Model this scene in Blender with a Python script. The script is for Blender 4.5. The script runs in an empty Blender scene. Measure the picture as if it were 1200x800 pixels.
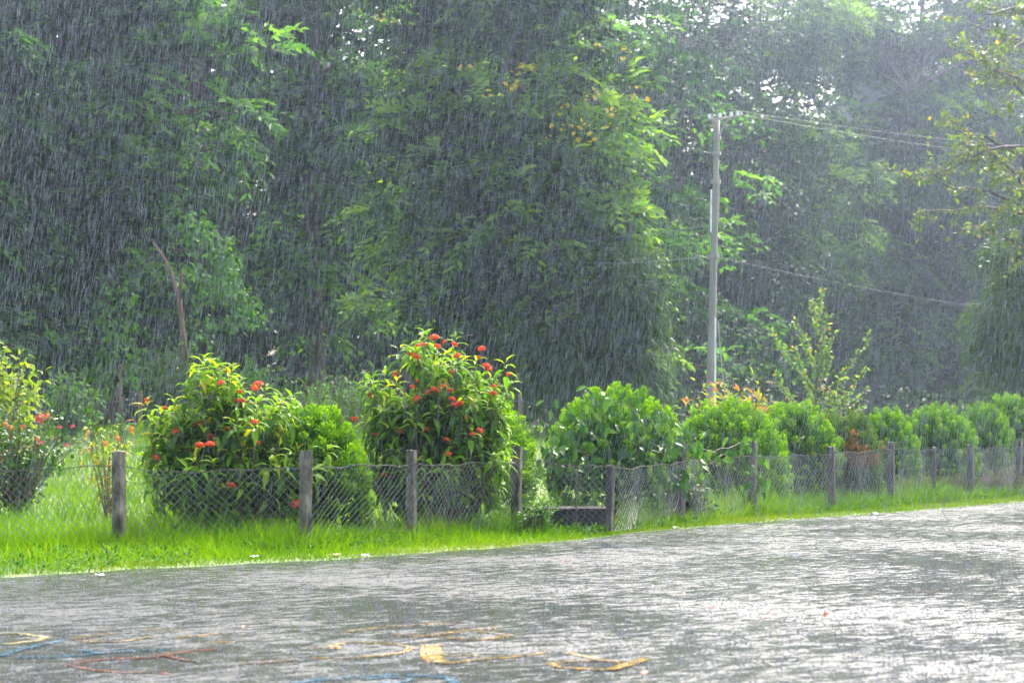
import bpy, math, random
import numpy as np
from mathutils import Matrix, Vector, Quaternion

# ------------------------------------------------------------------ camera, world, sun, exposure
rng = np.random.default_rng(7)
random.seed(7)
scene = bpy.context.scene
COL = scene.collection
CAM_H, FPX, HORIZON = 1.28, 2400.0, 497.0
PITCH = math.atan((HORIZON - 400.0) / FPX)
cam = bpy.data.cameras.new('camera')
cam.sensor_width = 36.0
cam.lens = FPX / 1200.0 * 36.0
cam.clip_end = 2000.0
cam.dof.use_dof = True
cam.dof.focus_distance = 23.0
cam.dof.aperture_fstop = 3.5
camo = bpy.data.objects.new('camera', cam)
camo.location = (0, 0, CAM_H)
camo.rotation_euler = (math.pi / 2 + PITCH, 0, 0)
COL.objects.link(camo)
scene.camera = camo

SUN_EL, SUN_AZ = math.radians(50), math.radians(28)       # azimuth measured from +Y towards +X
world = bpy.data.worlds.new('World')
scene.world = world
world.use_nodes = True
wn, wl = world.node_tree.nodes, world.node_tree.links
wn.clear()
sky = wn.new('ShaderNodeTexSky')
sky.sky_type = 'NISHITA'
sky.sun_disc = False
sky.sun_elevation = SUN_EL
sky.sun_rotation = SUN_AZ
sky.air_density = 1.0
sky.dust_density = 6.0
sky.ozone_density = 1.0
hsv = wn.new('ShaderNodeHueSaturation')                    # a rain sky: nearly white
hsv.inputs['Saturation'].default_value = 0.75
bg = wn.new('ShaderNodeBackground')
bg.inputs['Strength'].default_value = 0.15
wo = wn.new('ShaderNodeOutputWorld')
wl.new(sky.outputs[0], hsv.inputs['Color'])
wl.new(hsv.outputs[0], bg.inputs['Color'])
wl.new(bg.outputs[0], wo.inputs['Surface'])

sun = bpy.data.lights.new('sun', 'SUN')
sun.energy = 1.5
sun.angle = math.radians(30)
sun.color = (1.0, 0.97, 0.93)
suno = bpy.data.objects.new('sun', sun)
sdir = Vector((math.sin(SUN_AZ) * math.cos(SUN_EL), math.cos(SUN_AZ) * math.cos(SUN_EL), math.sin(SUN_EL)))
suno.rotation_euler = (-sdir).to_track_quat('-Z', 'Y').to_euler()
suno.location = (20, 40, 60)
COL.objects.link(suno)

vs = scene.view_settings
vs.view_transform = 'Standard'
vs.look = 'None'
vs.exposure = 2.5
vs.gamma = 1.0
vs.use_curve_mapping = False
HAZE_DENSITY = 0.0008
HAZE_ANISO = 0.87

cy = scene.cycles
cy.use_denoising = True
cy.denoiser = 'OPENIMAGEDENOISE'
cy.max_bounces = 6
cy.diffuse_bounces = 3
cy.glossy_bounces = 2
cy.transmission_bounces = 3
cy.volume_bounces = 1
cy.transparent_max_bounces = 8
cy.sample_clamp_indirect = 6.0
cy.use_adaptive_sampling = True
cy.adaptive_threshold = 0.02

# ------------------------------------------------------------------ helpers: pixels of the 1200 x 800 photograph to directions
CP, SP = math.cos(PITCH), math.sin(PITCH)
def ray(px, py):
    a, b = (px - 600.0) / FPX, (400.0 - py) / FPX
    return np.array([a, CP - b * SP, SP + b * CP])
def at(px, py, y):                      # the point of that pixel's ray at ground distance y
    d = ray(px, py)
    return np.array([0, 0, CAM_H]) + d * (y / d[1])
def on_ground(px, py, z=0.0):           # where the ray meets level ground
    d = ray(px, py)
    return np.array([0, 0, CAM_H]) + d * ((z - CAM_H) / d[2])
def mpp(y):                             # metres per photo pixel at distance y
    return y / FPX

# fence posts: (pixel column, pixel row of the foot, height in metres, width)
POSTS = [(-95, 642, 1.0, .13), (140, 643, 1.0, .135), (358, 644, 1.01, .125), (482, 635, 1.0, .12), (604, 624, 1.02, .125),
         (714, 625, .80, .10), (797, 613, 1.03, .11), (881, 604, 1.03, .125), (975, 598, .95, .125), (1044, 592, 1.0, .125),
         (1095, 588, .9, .06), (1138, 585, .93, .13), (1193, 580, 1.0, .13), (1262, 575.5, 1.0, .13)]
PB = np.array([on_ground(p[0], p[1]) for p in POSTS])
EDGE_PX = [(-160, 684), (0, 678), (200, 665), (400, 655), (600, 641), (655, 635), (700, 630), (740, 624), (900, 611), (1050, 600), (1200, 588), (1300, 581)]
EDGE = np.array([on_ground(*e) for e in EDGE_PX])
def ext(A):
    l = A[0] + (A[0] - A[1]) / np.linalg.norm(A[0] - A[1]) * 60
    r = A[-1] + (A[-1] - A[-2]) / np.linalg.norm(A[-1] - A[-2]) * 110
    return np.vstack([l, A, r])
FX, EX = ext(PB), ext(EDGE)
def fence_y(x): return np.interp(x, FX[:, 0], FX[:, 1])
def edge_y(x): return np.interp(x, EX[:, 0], EX[:, 1])
def terrain(x, y):
    s = np.asarray(y) - fence_y(x)
    t = np.clip((s - 1.5) / 26.0, 0, 1)
    return 1.12 * t * t * (3 - 2 * t)

# ------------------------------------------------------------------ helpers: meshes
class MB:
    """collects vertices, faces and a per-vertex tint; builds one mesh object"""
    def __init__(s): s.v = []; s.f = {}; s.t = []; s.n = 0
    def add(s, v, faces, tint=0.5):
        v = np.asarray(v, float)
        for fa in faces:
            fa = np.asarray(fa, int)
            if fa.ndim == 1: fa = fa[None]
            s.f.setdefault(fa.shape[1], []).append(fa + s.n)
        s.v.append(v)
        s.t.append(np.full(len(v), tint) if np.isscalar(tint) else np.asarray(tint, float))
        s.n += len(v)
    def tube(s, pts, rad, sides=6, tint=0.5, cap=True):
        pts = np.asarray(pts, float); n = len(pts)
        rad = np.full(n, rad) if np.isscalar(rad) else np.asarray(rad, float)
        d = np.gradient(pts, axis=0); d /= np.linalg.norm(d, axis=1)[:, None] + 1e-9
        ref = np.array([1.0, 0, 0]) if abs(d[0][2]) > .7 else np.array([0, 0, 1.0])
        a = np.cross(d, ref); a /= np.linalg.norm(a, axis=1)[:, None] + 1e-9
        b = np.cross(d, a)
        th = np.arange(sides) * 2 * math.pi / sides
        v = pts[:, None] + rad[:, None, None] * (np.cos(th)[None, :, None] * a[:, None] + np.sin(th)[None, :, None] * b[:, None])
        i = np.arange(n - 1)[:, None] * sides; k = np.arange(sides)[None]; k2 = (k + 1) % sides
        q = np.stack([i + k, i + k2, i + sides + k2, i + sides + k], -1).reshape(-1, 4)
        fs = [q]
        if cap and sides > 2: fs += [np.arange(sides)[None, ::-1], (np.arange(sides) + (n - 1) * sides)[None]]
        s.add(v.reshape(-1, 3), fs, tint)
    def box(s, c, size, rot=None, tint=0.5, taper=1.0):
        h = np.array(size) / 2
        v = np.array([[x, y, z] for z in (-1, 1) for y in (-1, 1) for x in (-1, 1)], float) * h
        v[4:, :2] *= taper
        if rot is not None: v = v @ np.array(rot).T
        s.add(v + np.array(c), [np.array([[0, 2, 3, 1], [4, 5, 7, 6], [0, 1, 5, 4], [2, 6, 7, 3], [0, 4, 6, 2], [1, 3, 7, 5]])], tint)
    def leaves(s, P, A, N, L, Wd, tint, tpl):
        """P base points, A axis, N approximate normal; tpl = (verts (u along, v across, w along normal), faces)"""
        tv, tf = tpl
        P = np.asarray(P, float); m = len(P)
        if m == 0: return
        A = A / (np.linalg.norm(A, axis=1)[:, None] + 1e-9)
        S = np.cross(N, A); S /= np.linalg.norm(S, axis=1)[:, None] + 1e-9
        M = np.cross(A, S)
        L = np.broadcast_to(L, (m,)); Wd = np.broadcast_to(Wd, (m,))
        v = (P[:, None] + tv[None, :, 0, None] * (L[:, None, None] * A[:, None]) + tv[None, :, 1, None] * (Wd[:, None, None] * S[:, None])
             + tv[None, :, 2, None] * (L[:, None, None] * M[:, None]))
        k = len(tv); off = np.arange(m)[:, None, None] * k
        s.add(v.reshape(-1, 3), [(np.asarray(f)[None] + off).reshape(-1, np.asarray(f).shape[1]) for f in tf],
              np.repeat(np.broadcast_to(tint, (m,)), k))
    def mesh(s, name, mat, smooth=False):
        me = bpy.data.meshes.new(name)
        v = np.concatenate(s.v).astype(np.float32)
        me.vertices.add(len(v)); me.vertices.foreach_set('co', v.ravel())
        idx, tot = [], []
        for k, fl in s.f.items():
            fa = np.concatenate(fl); idx.append(fa.ravel()); tot.append(np.full(len(fa), k))
        idx = np.concatenate(idx).astype(np.int32); tot = np.concatenate(tot).astype(np.int32)
        me.loops.add(len(idx)); me.loops.foreach_set('vertex_index', idx)
        me.polygons.add(len(tot))
        me.polygons.foreach_set('loop_start', np.concatenate([[0], np.cumsum(tot)[:-1]]).astype(np.int32))
        at_ = me.attributes.new('tint', 'FLOAT', 'POINT')
        at_.data.foreach_set('value', np.concatenate(s.t).astype(np.float32))
        me.polygons.foreach_set('use_smooth', np.full(len(tot), smooth))
        me.update(calc_edges=True)
        me.materials.append(mat)
        return me
    def build(s, name, mat, parent=None, smooth=False):
        return link(name, s.mesh(name, mat, smooth), parent)

def link(name, me, parent=None):
    o = bpy.data.objects.new(name, me)
    COL.objects.link(o)
    if parent is not None:
        o.parent = parent
        o.matrix_parent_inverse = parent_inv(parent)
    return o
def parent_inv(p):
    m = Matrix.LocRotScale(p.location, p.rotation_euler, p.scale)
    if p.parent is not None: m = parent_world(p.parent) @ m
    return m.inverted()
def parent_world(p): return Matrix.LocRotScale(p.location, p.rotation_euler, p.scale)
def tag(o, label=None, cat=None, group=None, kind=None):
    if label: o['label'] = label
    if cat: o['category'] = cat
    if group: o['group'] = group
    if kind: o['kind'] = kind
    return o
def thing(name, label, cat, loc, group=None):
    o = bpy.data.objects.new(name, None)
    o.empty_display_size = .2
    o.location = tuple(float(c) for c in loc)
    COL.objects.link(o)
    return tag(o, label, cat, group)
def copy_thing(src, label, loc, rotz, scale, group=None):
    """copy of a thing and of each of its parts; the parts keep their place relative to the thing"""
    r = src.copy(); COL.objects.link(r)
    r.location = tuple(float(c) for c in loc); r.rotation_euler = (0, 0, rotz); r.scale = scale
    r['label'] = label
    if group: r['group'] = group
    for ch in [c for c in src.children]:
        c = ch.copy(); COL.objects.link(c); c.parent = r
    return r

RHOMB = (np.array([[0, 0, 0], [.45, -.5, .06], [1, 0, -.12], [.45, .5, .06]]), [np.array([[0, 1, 2, 3]])])
LANCE = (np.array([[0, 0, 0], [.3, -.5, .10], [.32, 0, .05], [.3, .5, .10], [.68, -.42, .0], [.7, 0, -.06], [.68, .42, .0], [1, 0, -.3]]),
         [np.array([[0, 1, 2], [0, 2, 3], [4, 7, 5], [5, 7, 6]]), np.array([[1, 4, 5, 2], [2, 5, 6, 3]])])
OVATE = (np.array([[0, 0, 0], [.25, -.5, .06], [.28, 0, .0], [.25, .5, .06], [.65, -.4, .03], [.66, 0, -.04], [.65, .4, .03], [1, 0, -.15]]),
         LANCE[1])
BLADE = (np.array([[0, -.5, 0], [0, .5, 0], [.55, -.4, -.05], [.55, .4, -.05], [1, 0, -.28]]), [np.array([[0, 1, 3, 2]]), np.array([[2, 3, 4]])])
SPRIG = (np.array([[0, -.18, 0], [0, .18, 0], [.7, .5, 0.0], [1, 0, 0], [.7, -.5, 0.0]]), [np.array([[0, 1, 2, 3, 4]])])

def unit(v): return v / (np.linalg.norm(v, axis=-1, keepdims=True) + 1e-9)
def rsph(n, g=rng):
    return unit(g.normal(size=(n, 3)))

# ------------------------------------------------------------------ materials
def mat(name):
    m = bpy.data.materials.new(name); m.use_nodes = True
    nt = m.node_tree; nt.nodes.clear()
    return m, nt.nodes, nt.links
def ramp(nodes, stops):
    r = nodes.new('ShaderNodeValToRGB')
    e = r.color_ramp.elements
    while len(e) < len(stops): e.new(.5)
    for k, (p, c) in enumerate(stops):
        e[k].position = p; e[k].color = (*c, 1) if len(c) == 3 else c
    return r
def leafmat(name, stops, trans=.4, rough=.45, source='tint', warm=(1.25, 1.2, .5), spec=.18):
    m, n, l = mat(name)
    if source == 'tint':
        a = n.new('ShaderNodeAttribute'); a.attribute_name = 'tint'; fac = a.outputs['Fac']
    else:
        a = n.new('ShaderNodeObjectInfo'); fac = a.outputs['Random']
    r = ramp(n, stops)
    l.new(fac, r.inputs[0])
    # slight mottling over the leaf
    tc = n.new('ShaderNodeTexCoord'); nz = n.new('ShaderNodeTexNoise'); nz.inputs['Scale'].default_value = 9
    l.new(tc.outputs['Object'], nz.inputs['Vector'])
    mx = n.new('ShaderNodeMix'); mx.data_type = 'RGBA'; mx.blend_type = 'MULTIPLY'
    mr = n.new('ShaderNodeMapRange'); mr.inputs['To Min'].default_value = .0; mr.inputs['To Max'].default_value = .7
    l.new(nz.outputs[0], mr.inputs[0]); l.new(mr.outputs[0], mx.inputs['Factor'])
    l.new(r.outputs[0], mx.inputs['A']); mx.inputs['B'].default_value = (.62, .72, .5, 1)
    p = n.new('ShaderNodeBsdfPrincipled'); p.inputs['Roughness'].default_value = rough
    p.inputs['Specular IOR Level'].default_value = spec
    l.new(mx.outputs['Result'], p.inputs['Base Color'])
    t = n.new('ShaderNodeBsdfTranslucent')
    w = n.new('ShaderNodeMix'); w.data_type = 'RGBA'; w.blend_type = 'MULTIPLY'; w.inputs['Factor'].default_value = 1
    w.inputs['B'].default_value = (*warm, 1)
    l.new(mx.outputs['Result'], w.inputs['A']); l.new(w.outputs['Result'], t.inputs['Color'])
    ms = n.new('ShaderNodeMixShader'); ms.inputs[0].default_value = trans
    l.new(p.outputs[0], ms.inputs[1]); l.new(t.outputs[0], ms.inputs[2])
    o = n.new('ShaderNodeOutputMaterial'); l.new(ms.outputs[0], o.inputs[0])
    return m
def noisemat(name, stops, scale=8, detail=5, rough=.7, bump=.3, bdist=.01, spec=.4, stretch=(1, 1, 1), metal=0.0):
    m, n, l = mat(name)
    tc = n.new('ShaderNodeTexCoord'); mp = n.new('ShaderNodeMapping'); mp.inputs['Scale'].default_value = stretch
    nz = n.new('ShaderNodeTexNoise'); nz.inputs['Scale'].default_value = scale; nz.inputs['Detail'].default_value = detail
    nz.inputs['Roughness'].default_value = .65
    l.new(tc.outputs['Object'], mp.inputs[0]); l.new(mp.outputs[0], nz.inputs['Vector'])
    r = ramp(n, stops); l.new(nz.outputs[0], r.inputs[0])
    p = n.new('ShaderNodeBsdfPrincipled'); p.inputs['Roughness'].default_value = rough; p.inputs['Specular IOR Level'].default_value = spec
    p.inputs['Metallic'].default_value = metal
    b = n.new('ShaderNodeBump'); b.inputs['Strength'].default_value = bump; b.inputs['Distance'].default_value = bdist
    l.new(nz.outputs[0], b.inputs['Height']); l.new(b.outputs[0], p.inputs['Normal'])
    l.new(r.outputs[0], p.inputs['Base Color'])
    o = n.new('ShaderNodeOutputMaterial'); l.new(p.outputs[0], o.inputs[0])
    return m

def wetmat(name, base):
    """rain-beaten wet paving: the base colour under water that lies smooth in some patches and is beaten rough in others"""
    m, n, l = mat(name)
    tc = n.new('ShaderNodeTexCoord')
    m1 = n.new('ShaderNodeMapping'); m1.inputs['Rotation'].default_value = (0, 0, math.radians(-37))     # along the court's long axis
    m2 = n.new('ShaderNodeMapping'); m2.inputs['Scale'].default_value = (.5, 1, 1)
    l.new(tc.outputs['Object'], m1.inputs[0]); l.new(m1.outputs[0], m2.inputs[0])
    def noise(scale, detail=4, rough=.6, dist=0.0, brushed=False):
        z = n.new('ShaderNodeTexNoise'); z.inputs['Scale'].default_value = scale; z.inputs['Detail'].default_value = detail
        z.inputs['Roughness'].default_value = rough; z.inputs['Distortion'].default_value = dist
        l.new(m2.outputs[0] if brushed else tc.outputs['Object'], z.inputs['Vector']); return z
    big = noise(.4, 3); patch = noise(8, 8, .8, .3, True); fine = noise(26, 3, .6); tiny = noise(70, 2)
    add = n.new('ShaderNodeMath'); add.operation = 'MULTIPLY_ADD'; add.inputs[1].default_value = .45
    l.new(big.outputs[0], add.inputs[0]); l.new(patch.outputs[0], add.inputs[2])
    mask = n.new('ShaderNodeMapRange'); mask.inputs['From Min'].default_value = .715; mask.inputs['From Max'].default_value = .80
    spk = noise(50, 3, .7)
    add2 = n.new('ShaderNodeMath'); add2.operation = 'MULTIPLY_ADD'; add2.inputs[1].default_value = .30
    sb_ = n.new('ShaderNodeMath'); sb_.operation = 'SUBTRACT'; sb_.inputs[1].default_value = .5
    l.new(spk.outputs[0], sb_.inputs[0]); l.new(sb_.outputs[0], add2.inputs[0]); l.new(add.outputs[0], add2.inputs[2])
    l.new(add2.outputs[0], mask.inputs[0])          # 0 smooth film, 1 beaten
    p = n.new('ShaderNodeBsdfPrincipled')
    mot = ramp(n, [(.3, (.55, .55, .55)), (.7, (1.2, 1.2, 1.2))]); l.new(fine.outputs[0], mot.inputs[0])
    cm = n.new('ShaderNodeMix'); cm.data_type = 'RGBA'; cm.blend_type = 'MULTIPLY'; cm.inputs['Factor'].default_value = 1
    wr = ramp(n, [(.43, (0, 0, 0)), (.58, (1, 1, 1))]); wz = noise(22, 6, .75); l.new(wz.outputs[0], wr.inputs[0])
    wm = n.new('ShaderNodeMix'); wm.data_type = 'RGBA'; l.new(wr.outputs[0], wm.inputs['Factor'])
    wm.inputs['A'].default_value = (*base, 1); wm.inputs['B'].default_value = (.045, .047, .043, 1)     # paint worn through to the paving
    l.new(wm.outputs['Result'], cm.inputs['A']); l.new(mot.outputs[0], cm.inputs['B'])
    l.new(cm.outputs['Result'], p.inputs['Base Color'])
    rr = n.new('ShaderNodeMapRange'); rr.inputs['To Min'].default_value = .13; rr.inputs['To Max'].default_value = .45
    l.new(mask.outputs[0], rr.inputs[0]); l.new(rr.outputs[0], p.inputs['Roughness'])
    p.inputs['IOR'].default_value = 1.33; p.inputs['Specular IOR Level'].default_value = .36
    hs = n.new('ShaderNodeMath'); hs.operation = 'MULTIPLY_ADD'; hs.inputs[1].default_value = .3
    l.new(tiny.outputs[0], hs.inputs[0]); l.new(fine.outputs[0], hs.inputs[2])
    st = n.new('ShaderNodeMapRange'); st.inputs['To Min'].default_value = .07; st.inputs['To Max'].default_value = 1.0
    l.new(mask.outputs[0], st.inputs[0])
    b = n.new('ShaderNodeBump'); b.inputs['Distance'].default_value = .036
    l.new(st.outputs[0], b.inputs['Strength']); l.new(hs.outputs[0], b.inputs['Height']); l.new(b.outputs[0], p.inputs['Normal'])
    o = n.new('ShaderNodeOutputMaterial'); l.new(p.outputs[0], o.inputs[0])
    return m

M = {}
M['court'] = wetmat('wet_court', (.045, .047, .043))
M['p_yellow'] = wetmat('paint_yellow', (.36, .21, .02))
M['p_red'] = wetmat('paint_red', (.22, .07, .045))
M['p_blue'] = wetmat('paint_blue', (.03, .15, .25))
M['p_pale'] = wetmat('paint_pale', (.38, .34, .14))
M['soil'] = noisemat('soil', [(.3, (.04, .07, .012)), (.55, (.075, .12, .02)), (.75, (.16, .11, .06))], 3, 8, .8, .6, .03)
M['grass'] = leafmat('grass', [(0, (.045, .13, .002)), (.45, (.115, .25, .002)), (.9, (.21, .35, .003)), (1, (.30, .33, .02))], .45, .6, spec=.0)
M['shortgrass'] = leafmat('short_grass', [(0, (.05, .13, .003)), (.6, (.12, .22, .004)), (1, (.28, .25, .05))], .45, .6, spec=.0)
M['weed'] = leafmat('weed', [(0, (.025, .08, .008)), (1, (.09, .22, .015))], .4, .5, spec=.1)
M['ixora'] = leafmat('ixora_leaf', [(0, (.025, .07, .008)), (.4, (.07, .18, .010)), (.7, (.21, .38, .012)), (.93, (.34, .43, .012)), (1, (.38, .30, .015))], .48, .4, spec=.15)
M['ixora_one'] = leafmat('ixora_leaf_single', [(0, (.06, .16, .008)), (.35, (.13, .28, .010)), (.75, (.25, .39, .012)), (.95, (.37, .46, .012)), (1, (.40, .33, .015))], .5, .4, 'random', spec=.15)
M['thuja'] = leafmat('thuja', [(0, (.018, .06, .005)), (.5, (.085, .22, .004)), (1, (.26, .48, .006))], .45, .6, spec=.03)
M['thuja_brown'] = leafmat('thuja_brown', [(0, (.025, .06, .008)), (.45, (.10, .20, .02)), (.6, (.17, .16, .03)), (.8, (.22, .11, .035)), (1, (.30, .14, .06))], .35, .55, spec=.2)
M['vine'] = leafmat('vine_leaf', [(0, (.015, .06, .010)), (.6, (.045, .14, .015)), (1, (.12, .26, .015))], .4, .35, 'random', spec=.3)
M['vine_t'] = leafmat('vine_leaf_mass', [(0, (.012, .05, .010)), (.6, (.035, .115, .014)), (1, (.10, .23, .015))], .4, .35, spec=.3)
M['lime'] = leafmat('lime_leaf', [(0, (.10, .19, .010)), (.6, (.25, .35, .012)), (1, (.36, .42, .02))], .5, .45)
M['feather'] = leafmat('feather_leaf', [(0, (.04, .13, .012)), (1, (.11, .25, .02))], .4, .45)
M['hib'] = leafmat('hibiscus_leaf', [(0, (.02, .07, .01)), (.6, (.045, .13, .012)), (.93, (.09, .19, .02)), (1, (.35, .22, .02))], .35, .25)
M['croton'] = leafmat('croton_leaf', [(0, (.09, .22, .012)), (.5, (.26, .34, .02)), (.8, (.42, .32, .04)), (1, (.55, .20, .09))], .48, .35)
M['sapling'] = leafmat('sapling_leaf', [(0, (.10, .22, .04)), (.9, (.24, .38, .08)), (1, (.5, .25, .05))], .45, .35)
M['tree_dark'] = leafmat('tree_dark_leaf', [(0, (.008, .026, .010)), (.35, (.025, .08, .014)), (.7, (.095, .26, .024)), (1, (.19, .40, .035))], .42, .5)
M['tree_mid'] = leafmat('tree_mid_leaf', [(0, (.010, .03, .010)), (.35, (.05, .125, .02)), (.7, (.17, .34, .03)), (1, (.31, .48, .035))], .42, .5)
M['tree_shade'] = leafmat('tree_shade_leaf', [(0, (.006, .016, .008)), (.6, (.015, .04, .012)), (1, (.04, .10, .02))], .3, .5)  # leaf colours lowered so the gaps between nearer crowns look shaded
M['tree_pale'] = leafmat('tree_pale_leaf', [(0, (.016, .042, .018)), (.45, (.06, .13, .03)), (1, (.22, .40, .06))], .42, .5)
M['bough'] = leafmat('bough_leaf', [(0, (.08, .17, .02)), (.85, (.19, .28, .02)), (1, (.42, .3, .03))], .5, .4)
M['droop'] = leafmat('droop_leaf', [(0, (.04, .09, .025)), (1, (.10, .18, .03))], .35, .4)
M['dry'] = leafmat('dry_shrub', [(0, (.07, .08, .03)), (.6, (.15, .14, .06)), (1, (.25, .19, .11))], .3, .6, spec=.2)
M['red'] = leafmat('red_petal', [(0, (.62, .055, .016)), (1, (.85, .16, .04))], .35, .45, warm=(1.1, .8, .6), spec=.3)
M['pink'] = leafmat('pink_petal', [(0, (.6, .06, .10)), (1, (.75, .15, .2))], .3, .45, warm=(1.1, .8, .8))
M['peach'] = leafmat('peach_petal', [(0, (.75, .22, .06)), (1, (.8, .38, .14))], .3, .45, warm=(1.1, .9, .6))
M['yellowf'] = leafmat('yellow_petal', [(0, (.75, .52, .02)), (1, (.85, .68, .05))], .3, .5, warm=(1.1, 1, .5))
M['bark'] = noisemat('bark', [(.3, (.05, .035, .025)), (.7, (.16, .12, .085))], 6, 6, .8, .7, .03, stretch=(1, 1, .25))
M['bark_red'] = noisemat('bark_brown', [(.3, (.09, .05, .03)), (.7, (.24, .145, .09))], 6, 6, .75, .7, .03, stretch=(1, 1, .25))
M['twig'] = noisemat('twig', [(.3, (.08, .05, .03)), (.7, (.17, .12, .07))], 30, 3, .7, .2, .005)
M['concrete'] = noisemat('post_concrete', [(.36, (.022, .022, .014)), (.48, (.08, .07, .05)), (.62, (.19, .17, .13))], 9, 7, .55, .8, .012, stretch=(1, 1, .45))
M['concrete_dk'] = noisemat('post_concrete_dark', [(.25, (.025, .02, .018)), (.5, (.06, .05, .045)), (.75, (.12, .10, .09))], 9, 7, .5, .8, .012, stretch=(1, 1, .45))
M['cap_rust'] = noisemat('post_head_red', [(.3, (.05, .025, .018)), (.7, (.20, .07, .05))], 14, 6, .5, .6, .01)
M['block'] = noisemat('block_concrete', [(.3, (.018, .017, .018)), (.55, (.05, .046, .047)), (.8, (.07, .065, .065))], 6, 8, .8, .8, .015, spec=.05, stretch=(1, 1, .3))
M['wire'] = noisemat('galvanised_wire', [(.3, (.12, .12, .125)), (.7, (.22, .22, .225))], 20, 2, .4, .0, .001, metal=.6)
M['barb'] = noisemat('barbed_wire', [(.3, (.06, .055, .05)), (.7, (.15, .14, .13))], 25, 2, .85, .0, .001, metal=.0, spec=.1)
M['pole'] = noisemat('pole_concrete', [(.3, (.17, .16, .135)), (.7, (.30, .28, .24))], 3, 6, .7, .3, .01, stretch=(1, 1, .3))
M['steel'] = noisemat('steel', [(.3, (.22, .2, .18)), (.7, (.38, .35, .32))], 8, 3, .5, .1, .003, metal=.3)
M['lamp'] = noisemat('lamp_housing', [(.3, (.7, .72, .74)), (.7, (.82, .84, .85))], 4, 2, .3, .0, .001)
M['cable'] = noisemat('cable', [(.3, (.16, .155, .15)), (.7, (.26, .25, .24))], 4, 2, .6, .0, .001)
M['wood'] = noisemat('stake_wood', [(.3, (.14, .10, .06)), (.7, (.30, .22, .14))], 8, 5, .7, .4, .01, stretch=(1, 1, .2))
M['wall'] = noisemat('house_wall', [(.3, (.36, .36, .36)), (.7, (.5, .5, .49))], 2, 5, .8, .1, .005)
M['roof'] = noisemat('house_roof', [(.3, (.22, .20, .19)), (.7, (.36, .33, .31))], 3, 5, .7, .3, .02)
M['glass'] = noisemat('window_glass', [(.3, (.03, .035, .04)), (.7, (.05, .055, .06))], 1, 2, .1, .0, .001)
M['litter_w'] = noisemat('litter_white', [(.3, (.6, .6, .6)), (.7, (.8, .8, .78))], 20, 3, .5, .2, .004)
M['litter_y'] = noisemat('litter_yellow', [(.3, (.6, .45, .08)), (.7, (.7, .6, .2))], 20, 3, .5, .2, .004)
M['deadleaf'] = leafmat('dead_leaf', [(0, (.20, .05, .03)), (1, (.34, .12, .06))], .2, .4, 'random')

def rainmat():
    m, n, l = mat('rain_water')
    d = n.new('ShaderNodeBsdfPrincipled'); d.inputs['Base Color'].default_value = (.29, .315, .36, 1); d.inputs['Roughness'].default_value = .4; d.inputs['Specular IOR Level'].default_value = .1
    t = n.new('ShaderNodeBsdfTranslucent'); t.inputs['Color'].default_value = (.29, .315, .36, 1)
    ms = n.new('ShaderNodeMixShader'); ms.inputs[0].default_value = .5
    l.new(d.outputs[0], ms.inputs[1]); l.new(t.outputs[0], ms.inputs[2])
    o = n.new('ShaderNodeOutputMaterial'); l.new(ms.outputs[0], o.inputs[0])
    return m
M['rain'] = rainmat()

# ------------------------------------------------------------------ ground and court
def graded(lo, hi, c0, c1, fine, n):
    a = np.arange(c0, c1 + 1e-6, fine)
    l = c0 - np.geomspace(fine, c0 - lo, n)[::-1]; r = c1 + np.geomspace(fine, hi - c1, n)
    return np.concatenate([l, a, r])
gx = graded(-150, 150, -14, 26, .8, 14); gy = graded(-80, 205, 14, 62, .8, 14)
X, Y = np.meshgrid(gx, gy)
Z = terrain(X, Y) + .05 * np.sin(X * 1.3 + Y * .7) * np.sin(Y * .9 - X * .4) * np.clip((Y - fence_y(X) - 1) / 4, 0, 1)
b = MB()
nx, ny = len(gx), len(gy)
i = np.arange(ny - 1)[:, None] * nx + np.arange(nx - 1)[None]
b.add(np.stack([X, Y, Z], -1).reshape(-1, 3), [np.stack([i, i + 1, i + nx + 1, i + nx], -1).reshape(-1, 4)])
tag(b.build('ground', M['soil'], smooth=True), kind='structure')

def resample(A, step):
    s = np.concatenate([[0], np.cumsum(np.linalg.norm(np.diff(A, axis=0), axis=1))])
    t = np.arange(0, s[-1], step)
    return np.stack([np.interp(t, s, A[:, k]) for k in range(3)], -1)
ed = resample(EX, .18)
ed[:, 1] += .05 * np.sin(ed[:, 0] * 5.1) + .07 * np.sin(ed[:, 0] * 1.7 + 2) + rng.normal(0, .05, len(ed))
ed = ed[(ed[:, 0] > -60) & (ed[:, 0] < 60)]
n = len(ed)
near = ed.copy(); near[:, 1] = -50; near[:, 2] = .004; ed[:, 2] = .004
b = MB()
mid = [near * (1 - t) + ed * t for t in (0, .3, .6, .8, .9, 1.0)]
v = np.concatenate(mid)
i = (np.arange(len(mid) - 1)[:, None] * n + np.arange(n - 1)[None])
b.add(v, [np.stack([i, i + 1, i + n + 1, i + n], -1).reshape(-1, 4)])
court = tag(b.build('court', M['court']), kind='structure')

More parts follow.
